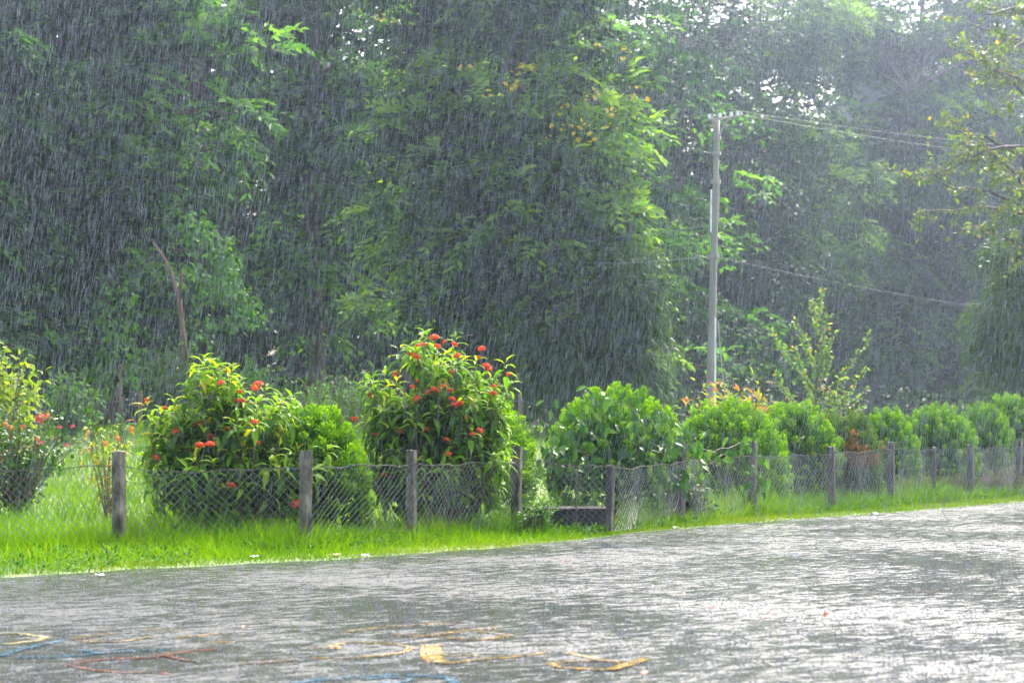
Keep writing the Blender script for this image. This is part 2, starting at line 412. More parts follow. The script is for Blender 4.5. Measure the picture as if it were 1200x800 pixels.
# painted marks on the court, drawn from their pixels onto the level paving
def stroke(paths, m, nm='painted_mark', w=.05):
    b = MB()
    for k, (pts, wd) in enumerate(paths):
        P = resample(np.array([on_ground(x, y, .008 + .0015 * k) for x, y in pts]), .04)
        if len(P) < 2: continue
        d = unit(np.gradient(P, axis=0)); s = np.stack([-d[:, 1], d[:, 0], 0 * d[:, 0]], -1)
        wv = wd * (1 + .25 * rng.normal(size=len(P)).clip(-1, 1) * .5)
        v = np.stack([P - s * wv[:, None] / 2, P + s * wv[:, None] / 2], 1).reshape(-1, 3)
        i = np.arange(len(P) - 1) * 2
        b.add(v, [np.stack([i, i + 1, i + 3, i + 2], -1)])
    return b.build(nm, m, court)
Yl = M['p_yellow']
stroke([([(368, 758.5), (385, 758), (400, 759), (388, 756), (400, 753), (420, 752), (450, 753), (470, 755), (482, 757.5), (478, 762), (465, 765), (440, 768), (410, 770), (360, 770)], .045)], Yl, 'painted_letter')
stroke([([(505, 755), (505, 766), (507, 771), (514, 775)], .12), ([(510, 775), (530, 776), (560, 772), (600, 769), (645, 763)], .05), ([(520, 767), (545, 766), (570, 768)], .03)], Yl, 'painted_letter')
stroke([([(665, 764), (690, 769), (710, 773), (730, 776)], .05), ([(730, 774), (700, 773), (670, 774), (645, 776.5), (655, 781), (680, 782.5), (712, 784)], .05), ([(712, 784), (735, 778), (758, 770)], .07)], Yl, 'painted_letter')
stroke([([(460, 743), (500, 744.5), (545, 738), (585, 735)], .045), ([(520, 746.5), (565, 749), (602, 743)], .05), ([(560, 739), (600, 743)], .03)], Yl, 'painted_letter')
stroke([([(405, 740), (440, 735), (505, 730), (540, 728)], .035)], Yl, 'painted_letter')
stroke([([(85, 748), (110, 744), (138, 741)], .04), ([(92, 750), (130, 751), (150, 750), (178, 745)], .04)], Yl, 'painted_letter')
stroke([([(205, 747), (235, 744), (262, 741)], .04), ([(238, 752), (262, 751), (280, 752)], .035), ([(160, 737), (200, 738), (220, 739)], .025)], Yl, 'painted_letter')
stroke([([(0, 741), (25, 741.5), (55, 746), (40, 750), (0, 755)], .06)], M['p_pale'])
stroke([([(0, 768), (20, 761), (60, 752), (75, 749)], .05), ([(20, 769), (70, 769), (130, 763), (200, 760)], .05), ([(95, 761), (120, 765)], .04)], M['p_blue'])
stroke([([(75, 778), (110, 784), (145, 787), (200, 788)], .05), ([(85, 776), (120, 772), (180, 769), (215, 763), (258, 759.5)], .055), ([(190, 766), (210, 771), (235, 775)], .04), ([(280, 777), (300, 776.5), (350, 772)], .03)], M['p_red'])
stroke([([(340, 800), (370, 796), (410, 793), (460, 789.5), (500, 791), (525, 793), (533, 799), (530, 806)], .05), ([(425, 795), (455, 792), (485, 795), (470, 799), (430, 800)], .04)], M['p_blue'])
stroke([([(690, 641), (730, 640), (780, 643)], .05), ([(830, 645), (880, 646), (945, 651)], .05)], M['p_blue'])
stroke([([(845, 648), (865, 646), (890, 644)], .05)], M['p_pale'])
stroke([([(1060, 693), (1095, 692), (1140, 690)], .03), ([(890, 724), (905, 722)], .03)], M['p_red'])

# ------------------------------------------------------------------ grass (stuff)
def blades(b, x, y, h, w, lean=.5):
    m = len(x)
    A = np.stack([rng.normal(0, lean * .5, m), rng.normal(0, lean * .5, m), np.ones(m)], -1)
    N = np.stack([rng.normal(size=m), rng.normal(size=m), .2 * np.ones(m)], -1)
    z = terrain(x, y)
    b.leaves(np.stack([x, y, z - .01], -1), A, N, h, w, np.clip(.5 * rng.beta(2, 2, m) + .42 * patchy(x * .7 + 3, y * .9 + 1) + (rng.random(m) > .965) * .5, 0, 1), BLADE)
def patchy(x, y):
    return .5 + .5 * np.sin(x * 1.9 + 1.3 * np.sin(y * .8)) * np.sin(y * 1.4 + 1.7 * np.sin(x * .6))
b = MB()
# tall growth along the fence
m = 56000
x = rng.uniform(-9, 19, m); s = np.abs(rng.normal(0, 1, m)) * 1.0 - .42
y = fence_y(x) + s
k = (np.abs(x) < .27 * y + 1.2) & (y > edge_y(x) + .25) & ~((x / y > 45 / FPX) & (x / y < 135 / FPX) & (y < fence_y(x) + .95) & (x / y < 126 / FPX))
x, y, s = x[k], y[k], s[k]
h = (.15 + .30 * rng.random(len(x)) ** 1.6) * np.where(y < fence_y(x) - .05, .75, 1) * (.6 + .7 * patchy(x, y)) * np.clip((y - edge_y(x) - .1) / .9, .25, 1)
blades(b, x, y, h, .006 + .006 * rng.random(len(x)), 1.0)
# rough growth on the wide part of the verge
m = 16000
x = rng.uniform(-8, 1.5, m); y = edge_y(x) + .35 + rng.random(m) ** .7 * (fence_y(x) - edge_y(x) - .3)
blades(b, x, y, (.06 + .16 * rng.random(m) ** 1.5) * (.5 + .8 * patchy(x * 1.3, y * 1.6)) * np.clip((y - edge_y(x)) / 1.3, .45, 1.2), .006 + .005 * rng.random(m), 1.2)
# meadow behind
m = 95000
x = rng.uniform(-15, 19, m); s = rng.uniform(.8, 30, m) ** 1.0
y = fence_y(x) + s
k = (np.abs(x) < .27 * y + 1) & (y < 60) & ((x < -1.2) | (rng.random(m) < .5))
x, y = x[k], y[k]
bare = np.exp(-(((x + 9.0) / 2.2) ** 2 + ((y - 40) / 3.0) ** 2))
h = (.14 + .22 * rng.random(len(x))) * (.6 + .7 * patchy(x, y)) * (1 - .75 * bare) * np.clip(1.25 - (y - 20) / 50, .5, 1.1)
blades(b, x, y, h, .012 + .008 * rng.random(len(x)), .8)
tag(b.build('grass', M['grass']), 'tall bright green grass growing along the wire fence and meadow', 'grass', kind='stuff')
b = MB()
m = 60000
x = rng.uniform(-8, 17, m); t = rng.random(m)
y = edge_y(x) + t * (fence_y(x) - edge_y(x) + .3) + rng.normal(0, .09, m) + .02
k = (np.abs(x) < .27 * y + .8)
x, y = x[k], y[k]
blades(b, x, y, (.025 + .05 * rng.random(len(x))) * (.6 + .8 * patchy(x * 1.5, y * 2)), .009, 1.3)
tag(b.build('verge_grass', M['shortgrass']), 'short trampled yellowish grass on the strip beside the court', 'grass', kind='stuff')
b = MB()
for _ in range(1300):                      # low broad-leaved weeds at the foot of the fence
    x0 = rng.uniform(-7.5, 1.5) if rng.random() < .75 else rng.uniform(1.5, 12)
    y0 = fence_y(x0) - abs(rng.normal(0, .35)) + .05
    if y0 < edge_y(x0) + .3: continue
    if x0 < -3.0: y0 = edge_y(x0) + rng.uniform(.35, 3.2)
    k = 9
    d = unit(np.stack([rng.normal(size=k), rng.normal(size=k), .3 + rng.random(k)], -1))
    P = np.array([x0, y0, float(terrain(x0, y0))]) + d * np.array([.08, .08, .13]) * rng.random((k, 1))
    b.leaves(P, d, np.tile([0, 0, 1.0], (k, 1)) + rng.normal(0, .3, (k, 3)), .03 + .03 * rng.random(k), .022, rng.random(k), OVATE)
tag(b.build('weeds', M['weed']), 'low broad-leaved weeds at the foot of the wire fence', 'weeds', kind='stuff')

# ------------------------------------------------------------------ the wire fence
fence = thing('wire_fence', 'sagging chain-link fence on concrete posts with a barbed wire along its top', 'fence', PB[1])
tops = []
for k, (px, py, hgt, wd) in enumerate(POSTS):
    p = PB[k]
    b = MB()
    nseg = 8
    lean = np.array([rng.normal(0, .02), rng.normal(0, .02)])
    if px == 714: lean = np.array([.03, .02])
    ang = math.radians(-30 + rng.normal(0, 7))
    hw = wd / 2 * .82
    corner = np.array([[-1, -.8], [-.8, -1], [.8, -1], [1, -.8], [1, .8], [.8, 1], [-.8, 1], [-1, .8]]) * hw
    R = np.array([[math.cos(ang), -math.sin(ang)], [math.sin(ang), math.cos(ang)]])
    rows = []
    for q in range(nseg + 1):
        z = -.1 + (hgt + .1) * q / nseg
        c = (corner * (1 + rng.normal(0, .03)) + rng.normal(0, .0025, corner.shape)) @ R.T
        if q == nseg: c *= .95
        rows.append(np.column_stack([c + p[:2] + lean * max(z, 0), np.full(8, z) + (rng.normal(0, .004, 8) if q == nseg else 0)]))
    v = np.concatenate(rows)
    i = np.arange(nseg)[:, None] * 8; kk = np.arange(8)[None]
    q = np.stack([i + kk, i + (kk + 1) % 8, i + 8 + (kk + 1) % 8, i + 8 + kk], -1).reshape(-1, 4)
    b.add(v, [q, np.arange(8)[None] + nseg * 8])
    o = b.build('post', M['concrete'] if k < 5 or k in (7,) else M['concrete_dk'], fence)
    if px == 140:
        c = MB(); cc = corner * 1.02 @ R.T
        c.add(np.concatenate([np.column_stack([cc + p[:2] + lean, np.full(8, z)]) for z in (hgt - .13, hgt + .004)]),
              [np.stack([kk[0], (kk[0] + 1) % 8, 8 + (kk[0] + 1) % 8, 8 + kk[0]], -1), np.arange(8)[None] + 8])
        tag(c.build('post_head', M['cap_rust'], o), 'reddish stained head of the post')
    tops.append(np.array([p[0] + lean[0] * .8, p[1] + lean[1] * .8, 0.0]))
# line of the mesh: just in front of the posts
tops = np.array(tops)
tang = unit(np.gradient(tops, axis=0)); fn = np.stack([tang[:, 1], -tang[:, 0], 0 * tang[:, 0]], -1)
LINE = tops + fn * np.array([p[3] * .5 + .012 for p in POSTS])[:, None]
TOPZ = np.array([.80, .835, .84, .845, .85, .76, .80, .83, .85, .88, .87, .87, .87, .87])
barb = []
for k in range(len(POSTS) - 1):
    A, B = LINE[k].copy(), LINE[k + 1].copy()
    Ln = np.linalg.norm(B[:2] - A[:2]); u = (B - A) / Ln; nrm = np.array([u[1], -u[0], 0])
    zt0, zt1 = TOPZ[k], TOPZ[k + 1]
    sag = .012 + .02 * rng.random() if k not in (1,) else .05
    ph = rng.random(4) * 6
    def topz(s): return zt0 + (zt1 - zt0) * s - sag * 4 * s * (1 - s) + .012 * np.sin(s * 9 + ph[0]) + .008 * np.sin(s * 23 + ph[1])
    def surf(s, t):                  # s along, t up 0..1
        z = .03 + (topz(s) - .03) * t
        bulge = .05 * np.sin(s * math.pi) * np.sin(t * 3 + ph[2]) + .02 * np.sin(s * 13 + ph[3])
        sh = .03 * np.sin(t * 4 + ph[1])
        return A[None] + u[None] * (s * Ln + sh)[:, None] + nrm[None] * bulge[:, None] + np.array([0, 0, 1.0])[None] * z[:, None]
    b = MB()
    cell = .085; H = .85
    for sgn in (1, -1):
        for off in np.arange(-H * 1.0, Ln + H, cell):
            tt = np.linspace(0, 1, 9)
            a = off + sgn * (tt - (0 if sgn > 0 else 1)) * H * 1.0
            a = off + (tt if sgn > 0 else (1 - tt)) * H * .92
            ok = (a >= -1e-6) & (a <= Ln + 1e-6)
            if ok.sum() < 2: continue
            t2 = tt[ok]; s2 = a[ok] / Ln
            b.tube(surf(s2, t2) + rng.normal(0, .003, (len(t2), 3)), .0026, 3, cap=False)
    s2 = np.linspace(0, 1, 14)
    b.tube(surf(s2, np.zeros(14) + .005), .003, 3)
    b.build('chain_link_panel', M['wire'], fence)
    s2 = np.linspace(0, 1, 30)
    tp = surf(s2, np.ones(30)) + np.array([0, 0, .012])
    barb.append(tp[:-1])
    # second top strand with barbs
barb = np.concatenate(barb)
b = MB()
tw = np.arange(len(barb)) * 1.4
b.tube(barb + np.stack([0 * tw, .004 * np.sin(tw), .004 * np.cos(tw)], -1), .003, 4)
b.tube(barb - np.stack([0 * tw, .004 * np.sin(tw), .004 * np.cos(tw)], -1), .003, 4)
for j in range(1, len(barb) - 1, 1):
    if rng.random() < .75:
        for _ in range(2):
            d = unit(rng.normal(size=3)) * .022
            b.tube([barb[j] - d, barb[j] + d], .0026, 3)
b.build('barbed_wire', M['barb'], fence)
for (px, py, hh, ln) in ((868, 604, .55, .05), (1028, 593, .55, -.02), (672, 622, .8, .04)):
    p = on_ground(px, py); p[1] = fence_y(p[0]) + .03
    b = MB(); tt = np.linspace(0, 1, 7)
    b.tube(np.stack([p[0] + ln * tt + .015 * np.sin(tt * 7), p[1] + 0 * tt, -.05 + tt * (hh + .05)], -1), .014 - .006 * tt, 5)
    b.build('stake', M['bark'], fence)
# blue tie on the wire
for px in (346, 410, 930):
    j = np.argmin(np.abs(barb[:, 0] / barb[:, 1] - (px - 600) / FPX))
    b = MB()
    for _ in range(4):
        d = unit(rng.normal(size=3)) * .028
        b.tube([barb[j] - d, barb[j] + rng.normal(0, .006, 3), barb[j] + d], .004, 4)
    tag(b.build('tie', M['p_blue'], fence), 'blue plastic tie knotted on the top wire')

# dark concrete block beside the court
p0, p1 = on_ground(626, 625.5), on_ground(721, 624.5)
p0[1] += .12; p1[1] += .12
ux = unit(p1 - p0); uy = np.array([-ux[1], ux[0], 0])
Ln = np.linalg.norm(p1 - p0)
blk = thing('concrete_block', 'dark weathered low concrete block behind the fence wire beside the court', 'concrete block', (p0 + p1) / 2)
R = np.column_stack([ux, uy, [0, 0, 1]])
b = MB(); b.box((p0 + p1) / 2 + uy * .34 + np.array([0, 0, .115]), (Ln, .66, .27), R); o = b.build('body', M['block'], blk)
md = o.modifiers.new('b', 'BEVEL'); md.width = .014; md.segments = 2
b = MB(); b.box((p0 + p1) / 2 + uy * .34 + np.array([0, 0, .272]), (Ln + .03, .70, .038), R); o = b.build('slab', M['block'], blk)
md = o.modifiers.new('b', 'BEVEL'); md.width = .008; md.segments = 2

# ------------------------------------------------------------------ thuja hedge
def thuja_mesh(w, h, seed, ntuft=210, nsprig=150, tint_fn=None):
    g = np.random.default_rng(seed)
    b = MB()
    # tufts spread over a rounded egg dome
    n = ntuft
    m = n * 14
    th = g.random(m) * 2 * math.pi; zz = g.random(m) ** .75
    r = np.sqrt(np.clip(1 - (np.clip(zz - .28, 0, 1) / .72) ** 2.3, .0, 1)) * (.82 + .18 * np.clip(zz / .3, 0, 1))
    lump = 1 + .08 * np.sin(3 * th + seed) * np.sin(5 * zz + seed)
    Q = np.stack([np.cos(th) * r * lump * w / 2, np.sin(th) * r * lump * w / 2, .05 * h + zz * .9 * h], -1)
    keep = [0]; dmin = np.linalg.norm(Q - Q[0], axis=1)
    for _ in range(n - 1):                          # spread the tufts evenly
        j = int(np.argmax(dmin * (.75 + .25 * g.random(m)))); keep.append(j)
        dmin = np.minimum(dmin, np.linalg.norm(Q - Q[j], axis=1))
    C = Q[keep] + g.normal(0, .025, (n, 3))
    out = unit(C - np.array([0, 0, .35 * h]))
    for k in range(n):
        m = nsprig
        rad = g.uniform(.10, .15)
        # a flame-shaped tuft leaning outwards and up
        ax = unit(out[k] * .9 + np.array([0, 0, .75]))
        t = g.random(m)
        lat = g.normal(0, 1, (m, 3)); lat -= (lat @ ax)[:, None] * ax
        lat = unit(lat) * np.sqrt(g.random(m))[:, None]
        prof = np.sin(np.clip(t * .85 + .15, 0, 1) * math.pi) ** .7
        P = C[k] + ax * ((t - .5) * 2.0 * rad)[:, None] + lat * (rad * .72 * prof)[:, None]
        A = unit(ax * .9 + lat * .9 + g.normal(0, .25, (m, 3)) + np.array([0, 0, .25]))
        N = g.normal(size=(m, 3)) + lat
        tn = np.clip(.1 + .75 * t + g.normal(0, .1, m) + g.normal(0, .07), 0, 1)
        if tint_fn is not None: tn = tint_fn(C[k], tn, g)
        b.leaves(P, A, N, g.uniform(.03, .055, m), g.uniform(.014, .024, m), tn, SPRIG)
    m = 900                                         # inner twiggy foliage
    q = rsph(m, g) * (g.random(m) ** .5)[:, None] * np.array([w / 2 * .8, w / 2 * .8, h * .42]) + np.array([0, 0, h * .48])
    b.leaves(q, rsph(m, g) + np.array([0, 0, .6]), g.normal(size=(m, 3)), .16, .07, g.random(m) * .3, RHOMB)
    tr = MB()
    for _ in range(5):
        e = np.array([g.normal(0, w * .12), g.normal(0, w * .12), h * .6])
        tr.tube([np.array([g.normal(0, .03), g.normal(0, .03), -.1]), e * .5 + g.normal(0, .02, 3), e], [.035, .025, .01], 5)
    return b, tr
GH = 'clipped conifers along the fence'
def thuja(label, px, ptop, wpx, y, seed, proto=None, material='thuja', hscale=1.0, **kw):
    c = at(px, 560, y); gz = float(terrain(c[0], c[1]))
    top = at(px, ptop, y)[2]
    w, h = .93 * wpx * mpp(y), top - gz
    if proto is None:
        b, tr = thuja_mesh(w, h, seed, **kw)
        t = thing('conifer_shrub', label, 'shrub', (c[0], c[1], gz), GH)
        link('foliage', b.mesh('conifer_foliage', M[material]), None)
        f = bpy.data.objects[-1] if False else COL.objects[-1]
        f.parent = t; tag(f, kind='stuff')
        s = link('stem', tr.mesh('conifer_stem', M['bark']), None); s.parent = t
        t['_w'] = w; t['_h'] = h
        return t
    return copy_thing(proto, label, (c[0], c[1], gz), seed * 1.7, (w / proto['_w'], w / proto['_w'], h / proto['_h']), GH)
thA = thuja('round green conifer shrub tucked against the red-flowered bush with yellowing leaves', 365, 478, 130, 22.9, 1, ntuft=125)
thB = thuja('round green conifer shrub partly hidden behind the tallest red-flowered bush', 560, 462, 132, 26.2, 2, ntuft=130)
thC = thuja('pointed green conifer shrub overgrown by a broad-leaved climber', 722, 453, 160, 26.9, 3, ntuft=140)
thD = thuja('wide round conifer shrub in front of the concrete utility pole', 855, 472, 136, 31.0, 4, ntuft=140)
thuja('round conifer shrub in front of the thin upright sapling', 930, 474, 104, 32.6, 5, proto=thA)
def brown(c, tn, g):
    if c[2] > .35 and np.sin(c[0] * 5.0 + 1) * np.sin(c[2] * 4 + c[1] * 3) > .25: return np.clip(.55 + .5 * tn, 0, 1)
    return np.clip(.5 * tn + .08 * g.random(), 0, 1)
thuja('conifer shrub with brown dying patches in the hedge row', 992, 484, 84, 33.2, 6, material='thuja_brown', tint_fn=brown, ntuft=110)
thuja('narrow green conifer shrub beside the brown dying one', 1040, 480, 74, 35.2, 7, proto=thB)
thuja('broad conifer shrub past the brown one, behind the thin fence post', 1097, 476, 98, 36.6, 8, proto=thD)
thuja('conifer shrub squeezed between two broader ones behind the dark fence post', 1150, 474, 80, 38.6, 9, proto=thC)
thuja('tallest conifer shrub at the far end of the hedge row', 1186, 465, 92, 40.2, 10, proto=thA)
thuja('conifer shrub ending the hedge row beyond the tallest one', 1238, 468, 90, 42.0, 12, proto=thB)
for o in bpy.data.objects:
    for key in ('_w', '_h'):
        if key in o: del o[key]

# climber on the pointed conifer: each large leaf a part
def leaf_mesh(name, L, Wd, tpl, m, droop=1.0):
    b = MB(); v = tpl[0].copy(); v[:, 2] *= droop
    b.leaves(np.zeros((1, 3)), np.array([[0, 1.0, 0]]), np.array([[0, 0, 1.0]]), np.array([L]), np.array([Wd]), np.array([.5]), (v, tpl[1]))
    return b.mesh(name, m)
def place(me, parent, P, A, N, sc, nm='leaf'):
    A = A / np.linalg.norm(A); S = np.cross(N, A); S = -S / (np.linalg.norm(S) + 1e-9); N2 = np.cross(A, -S)
    o = bpy.data.objects.new(nm, me); COL.objects.link(o)
    o.parent = parent
    Mx = Matrix(((S[0], A[0], N2[0], P[0]), (S[1], A[1], N2[1], P[1]), (S[2], A[2], N2[2], P[2]), (0, 0, 0, 1))) @ Matrix.Scale(sc, 4)
    o.matrix_parent_inverse = parent_world(parent).inverted()
    o.matrix_basis = Mx
    return o
c = at(722, 560, 26.9); c[2] = terrain(c[0], c[1])
vine = thing('climbing_vine', 'broad-leaved climber sprawling over the pointed conifer and along the fence wire', 'vine', c)
vl = [leaf_mesh('vine_leaf', .15, .075, OVATE, M['vine']), leaf_mesh('vine_leaf', .17, .07, LANCE, M['vine'])]
stems = MB(); mass = MB(); cnt = 0
vpaths = [[(700, 600), (690, 540), (660, 505), (645, 485)], [(720, 600), (715, 530), (700, 480), (690, 462)], [(730, 600), (745, 540), (755, 500), (735, 470)],
          [(735, 590), (775, 540), (790, 505), (770, 492)], [(700, 590), (670, 560), (648, 540), (640, 520)], [(790, 600), (800, 560), (808, 520), (800, 500)],
          [(760, 520), (800, 524), (835, 528), (880, 515)], [(735, 600), (765, 575), (790, 560), (815, 555)], [(720, 470), (740, 480), (760, 505), (785, 515)],
          [(680, 600), (672, 545), (680, 510), (705, 490)], [(800, 522), (825, 545), (838, 540), (860, 525)], [(880, 518), (884, 540), (878, 560), (886, 570)]]
for pth in vpaths:
    P = []
    for (x, y) in pth:
        d = 26.0
        if x > 790: d = fence_y((x - 600) / FPX * 27.5) + .05
        P.append(at(x, y, d - .1 + rng.normal(0, .05)))
    P = np.array(P); tt = np.linspace(0, 1, 16)
    Q = np.stack([np.interp(tt, np.linspace(0, 1, len(P)), P[:, k]) for k in range(3)], -1) + rng.normal(0, .015, (16, 3))
    stems.tube(Q, .005, 4)
    for q in Q[2:]:
        for _ in range(3):
            A = np.array([rng.normal(0, .8), -.35 + rng.normal(0, .4), -.9 + rng.normal(0, .4)])
            N = np.array([rng.normal(0, .4), -.9, .6 + rng.normal(0, .3)])
            Pp = q + rng.normal(0, .12, 3)
            place(vl[cnt % 2], vine, Pp, A, N, rng.uniform(.7, 1.15)); cnt += 1
            if cnt >= 290: break
            
gv = np.random.default_rng(61)
m = 620                                           # smaller leaves of the climber all over the shrub's open side
dv = rsph(m, gv); dv[:, 1] = -np.abs(dv[:, 1]); dv[:, 2] = np.abs(dv[:, 2]) * 1.05 - .12
Pv = c + np.array([0, 0, .62]) + dv * np.array([.86, .86, 1.0]) * gv.uniform(.9, 1.06, (m, 1))
Pv = Pv[(dv[:, 2] < .82) & (Pv[:, 2] > c[2] + .15)]; m = len(Pv)
mass.leaves(Pv, np.stack([gv.normal(0, .7, m), -.35 + gv.normal(0, .3, m), -1 + gv.normal(0, .35, m)], -1), np.stack([gv.normal(0, .4, m), -.9 + 0 * Pv[:, 0], .6 + gv.normal(0, .3, m)], -1), gv.uniform(.10, .17, m), gv.uniform(.055, .08, m), gv.random(m), OVATE)
stems.build('stem', M['twig'], vine)
mass.build('foliage', M['vine_t'], vine)['kind'] = 'stuff'

# ------------------------------------------------------------------ red-flowered bushes
def flower_head(name, r, m, seed, npet=46):
    g = np.random.default_rng(seed); b = MB()
    n = npet
    d = rsph(n, g); d[:, 2] = np.abs(d[:, 2]) * .9 + .05; d = unit(d)
    P = d * np.array([r * .9, r * .9, r * .62])
    for q in range(4):                      # four small petals to each floret
        ang = q * math.pi / 2 + g.random(n)
        t1 = unit(np.cross(d, np.array([.3, .5, .8]))); t2 = np.cross(d, t1)
        A = t1 * np.cos(ang)[:, None] + t2 * np.sin(ang)[:, None] + d * .35
        b.leaves(P, A, d, r * .36, r * .26, g.random(n), RHOMB)
    k = 9
    b.leaves(np.zeros((k, 3)) - np.array([0, 0, r * .6]), unit(np.stack([g.normal(size=k) * .6, g.normal(size=k) * .6, np.ones(k)], -1)), g.normal(size=(k, 3)), r * 1.1, r * .12, g.random(k) * .3, RHOMB)
    return b.mesh(name, m)
FH = [flower_head('flower_head', r, M['red'], s) for r, s in ((.066, 1), (.047, 2), (.034, 3))]
def whorl_leaves(C, ax, nleaf, g, L0=.17, yellow=0.0):
    """drooping lance leaves round a shoot tip"""
    n = len(C); P, A, N, L, T = [], [], [], [], []
    for k in range(n):
        m = nleaf + g.integers(-2, 3)
        t1 = np.cross(ax[k], [.31, .2, .9]); t1 /= np.linalg.norm(t1); t2 = np.cross(ax[k], t1)
        an = np.arange(m) * 2.4 + g.random() * 6
        lev = np.linspace(0, 1, m)
        rad = t1[None] * np.cos(an)[:, None] + t2[None] * np.sin(an)[:, None]
        a = rad * (1.0 - .5 * lev[:, None]) + ax[k][None] * (-.35 + 1.15 * lev[:, None]) + np.array([0, 0, -.25])
        P.append(C[k] - ax[k] * (.16 * (1 - lev))[:, None] + rad * .008); A.append(a)
        N.append(np.tile(ax[k] + np.array([0, 0, .7]), (m, 1)) + g.normal(0, .15, (m, 3)))
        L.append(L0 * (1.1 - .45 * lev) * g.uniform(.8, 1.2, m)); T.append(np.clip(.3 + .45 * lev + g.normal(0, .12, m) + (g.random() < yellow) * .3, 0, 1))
    return [np.concatenate(q) for q in (P, A, N, L, T)]
def ixora(label, base_px, y, lobes, flowers, seed, ntip, yellow, nobj=230):
    g = np.random.default_rng(seed)
    c = at(base_px, 590, y); gz = float(terrain(c[0], c[1]))
    t = thing('flowering_bush', label, 'bush', (c[0], c[1], gz), 'red-flowered bushes behind the fence')
    C = []
    wt = np.array([l[2] * l[3] for l in lobes], float); wt /= wt.sum()
    ctr = np.array([c[0], c[1], gz + .55])
    while len(C) < ntip:
        l = lobes[g.choice(len(lobes), p=wt)]
        d = rsph(1, g)[0] * (g.random() ** .25)
        q = at(l[0], l[1], y) + np.array([d[0] * l[2] * mpp(y), d[1] * l[2] * mpp(y) * .9, d[2] * l[3] * mpp(y)])
        if g.random() < .26 and d[2] > -.2: q = q + unit(q - ctr + np.array([0, 0, .2])) * g.uniform(.08, .28)     # shoots standing out of the outline
        if q[2] > gz + .12: C.append(q)
    C = np.array(C)
    ax = unit(unit(C - ctr) * .7 + np.array([0, -.05, .65]) + g.normal(0, .18, C.shape))
    P, A, N, L, T = whorl_leaves(C, ax, 9, g, .215, yellow)
    # the outermost leaves towards the open side are single parts
    score = -(P[:, 1] - c[1]) + .9 * (P[:, 2] - gz) + g.normal(0, .35, len(P)) + .4 * unit(P - ctr)[:, 2]
    o = np.argsort(-score); big, rest = o[:nobj], o[nobj:]
    lm = [leaf_mesh('bush_leaf', .165, .046, LANCE, M['ixora_one']), leaf_mesh('bush_leaf', .165, .052, LANCE, M['ixora_one'], 1.6), leaf_mesh('bush_leaf', .165, .042, LANCE, M['ixora_one'], .6)]
    for q in big: place(lm[q % 3], t, P[q], A[q], N[q], L[q] / .165)
    b = MB(); b.leaves(P[rest], A[rest], N[rest], L[rest], L[rest] * .3, T[rest], LANCE)
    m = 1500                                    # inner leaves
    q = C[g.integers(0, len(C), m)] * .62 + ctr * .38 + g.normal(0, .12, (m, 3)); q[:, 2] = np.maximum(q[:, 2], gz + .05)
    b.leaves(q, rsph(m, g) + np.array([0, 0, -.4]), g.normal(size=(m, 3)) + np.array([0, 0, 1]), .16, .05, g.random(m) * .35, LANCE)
    b.build('foliage', M['ixora'], t)['kind'] = 'stuff'
    s = MB()
    for k in range(0, len(C), 2):
        r0 = np.array([c[0] + g.normal(0, .1), c[1] + g.normal(0, .1), gz - .03]); mdl = r0 * .45 + C[k] * .55 + np.array([0, 0, -.12]) + g.normal(0, .05, 3)
        s.tube([r0, (r0 + mdl) / 2 + np.array([0, 0, .06]), mdl, C[k]], [.018, .013, .009, .004], 4)
    s.build('stems', M['twig'], t)
    for (fx, fy, sz) in flowers:
        q = at(fx, fy, y)
        # depth from the bush surface: the nearest shoot along that direction
        dd = np.linalg.norm((C[:, [0, 2]] - q[[0, 2]]), axis=1) + .25 * (C[:, 1] - c[1])
        k = np.argmin(dd)
        q = at(fx, fy, C[k, 1] - .12)
        place(FH[sz], t, q, unit(np.array([g.normal(0, .3), 1, g.normal(0, .2)])), np.array([g.normal(0, .3), -.45, 1.0]), g.uniform(.9, 1.15), 'flower_head')
        st = MB(); st.tube([C[k] - ax[k] * .1, (C[k] + q) / 2 - np.array([0, 0, .02]), q - np.array([0, 0, .02])], .004, 4); st.build('flower_stalk', M['twig'], t)
    return t
flA = [(302, 452, 0), (298, 456, 1), (259, 449, 1), (281, 459, 2), (277, 470, 2), (284, 470, 2), (235, 498, 0), (206, 506, 1), (298, 495, 1), (267, 502, 2), (246, 512, 1), (234, 522, 1), (246, 521, 1),
       (302, 519, 2), (271, 569, 1), (348, 591, 0), (172, 469, 2), (193, 478, 2), (183, 536, 2), (232, 523, 2), (290, 497, 2)]
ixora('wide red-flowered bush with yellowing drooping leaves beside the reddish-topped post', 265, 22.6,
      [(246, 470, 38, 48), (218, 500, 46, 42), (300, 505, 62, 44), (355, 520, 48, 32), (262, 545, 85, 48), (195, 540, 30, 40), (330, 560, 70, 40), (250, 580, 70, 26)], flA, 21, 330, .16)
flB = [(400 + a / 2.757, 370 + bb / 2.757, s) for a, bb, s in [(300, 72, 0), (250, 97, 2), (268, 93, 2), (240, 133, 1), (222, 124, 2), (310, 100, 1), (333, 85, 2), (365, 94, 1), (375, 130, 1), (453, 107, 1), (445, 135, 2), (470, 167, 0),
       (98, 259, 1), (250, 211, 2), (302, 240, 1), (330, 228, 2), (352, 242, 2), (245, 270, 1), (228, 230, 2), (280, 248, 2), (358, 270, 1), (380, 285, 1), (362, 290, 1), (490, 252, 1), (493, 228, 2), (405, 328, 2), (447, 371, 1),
       (425, 382, 2), (110, 383, 2), (190, 373, 2), (273, 368, 2), (347, 447, 2), (132, 520, 0), (43, 335, 1), (540, 190, 2), (175, 188, 2), (357, 182, 2), (340, 400, 2)]]
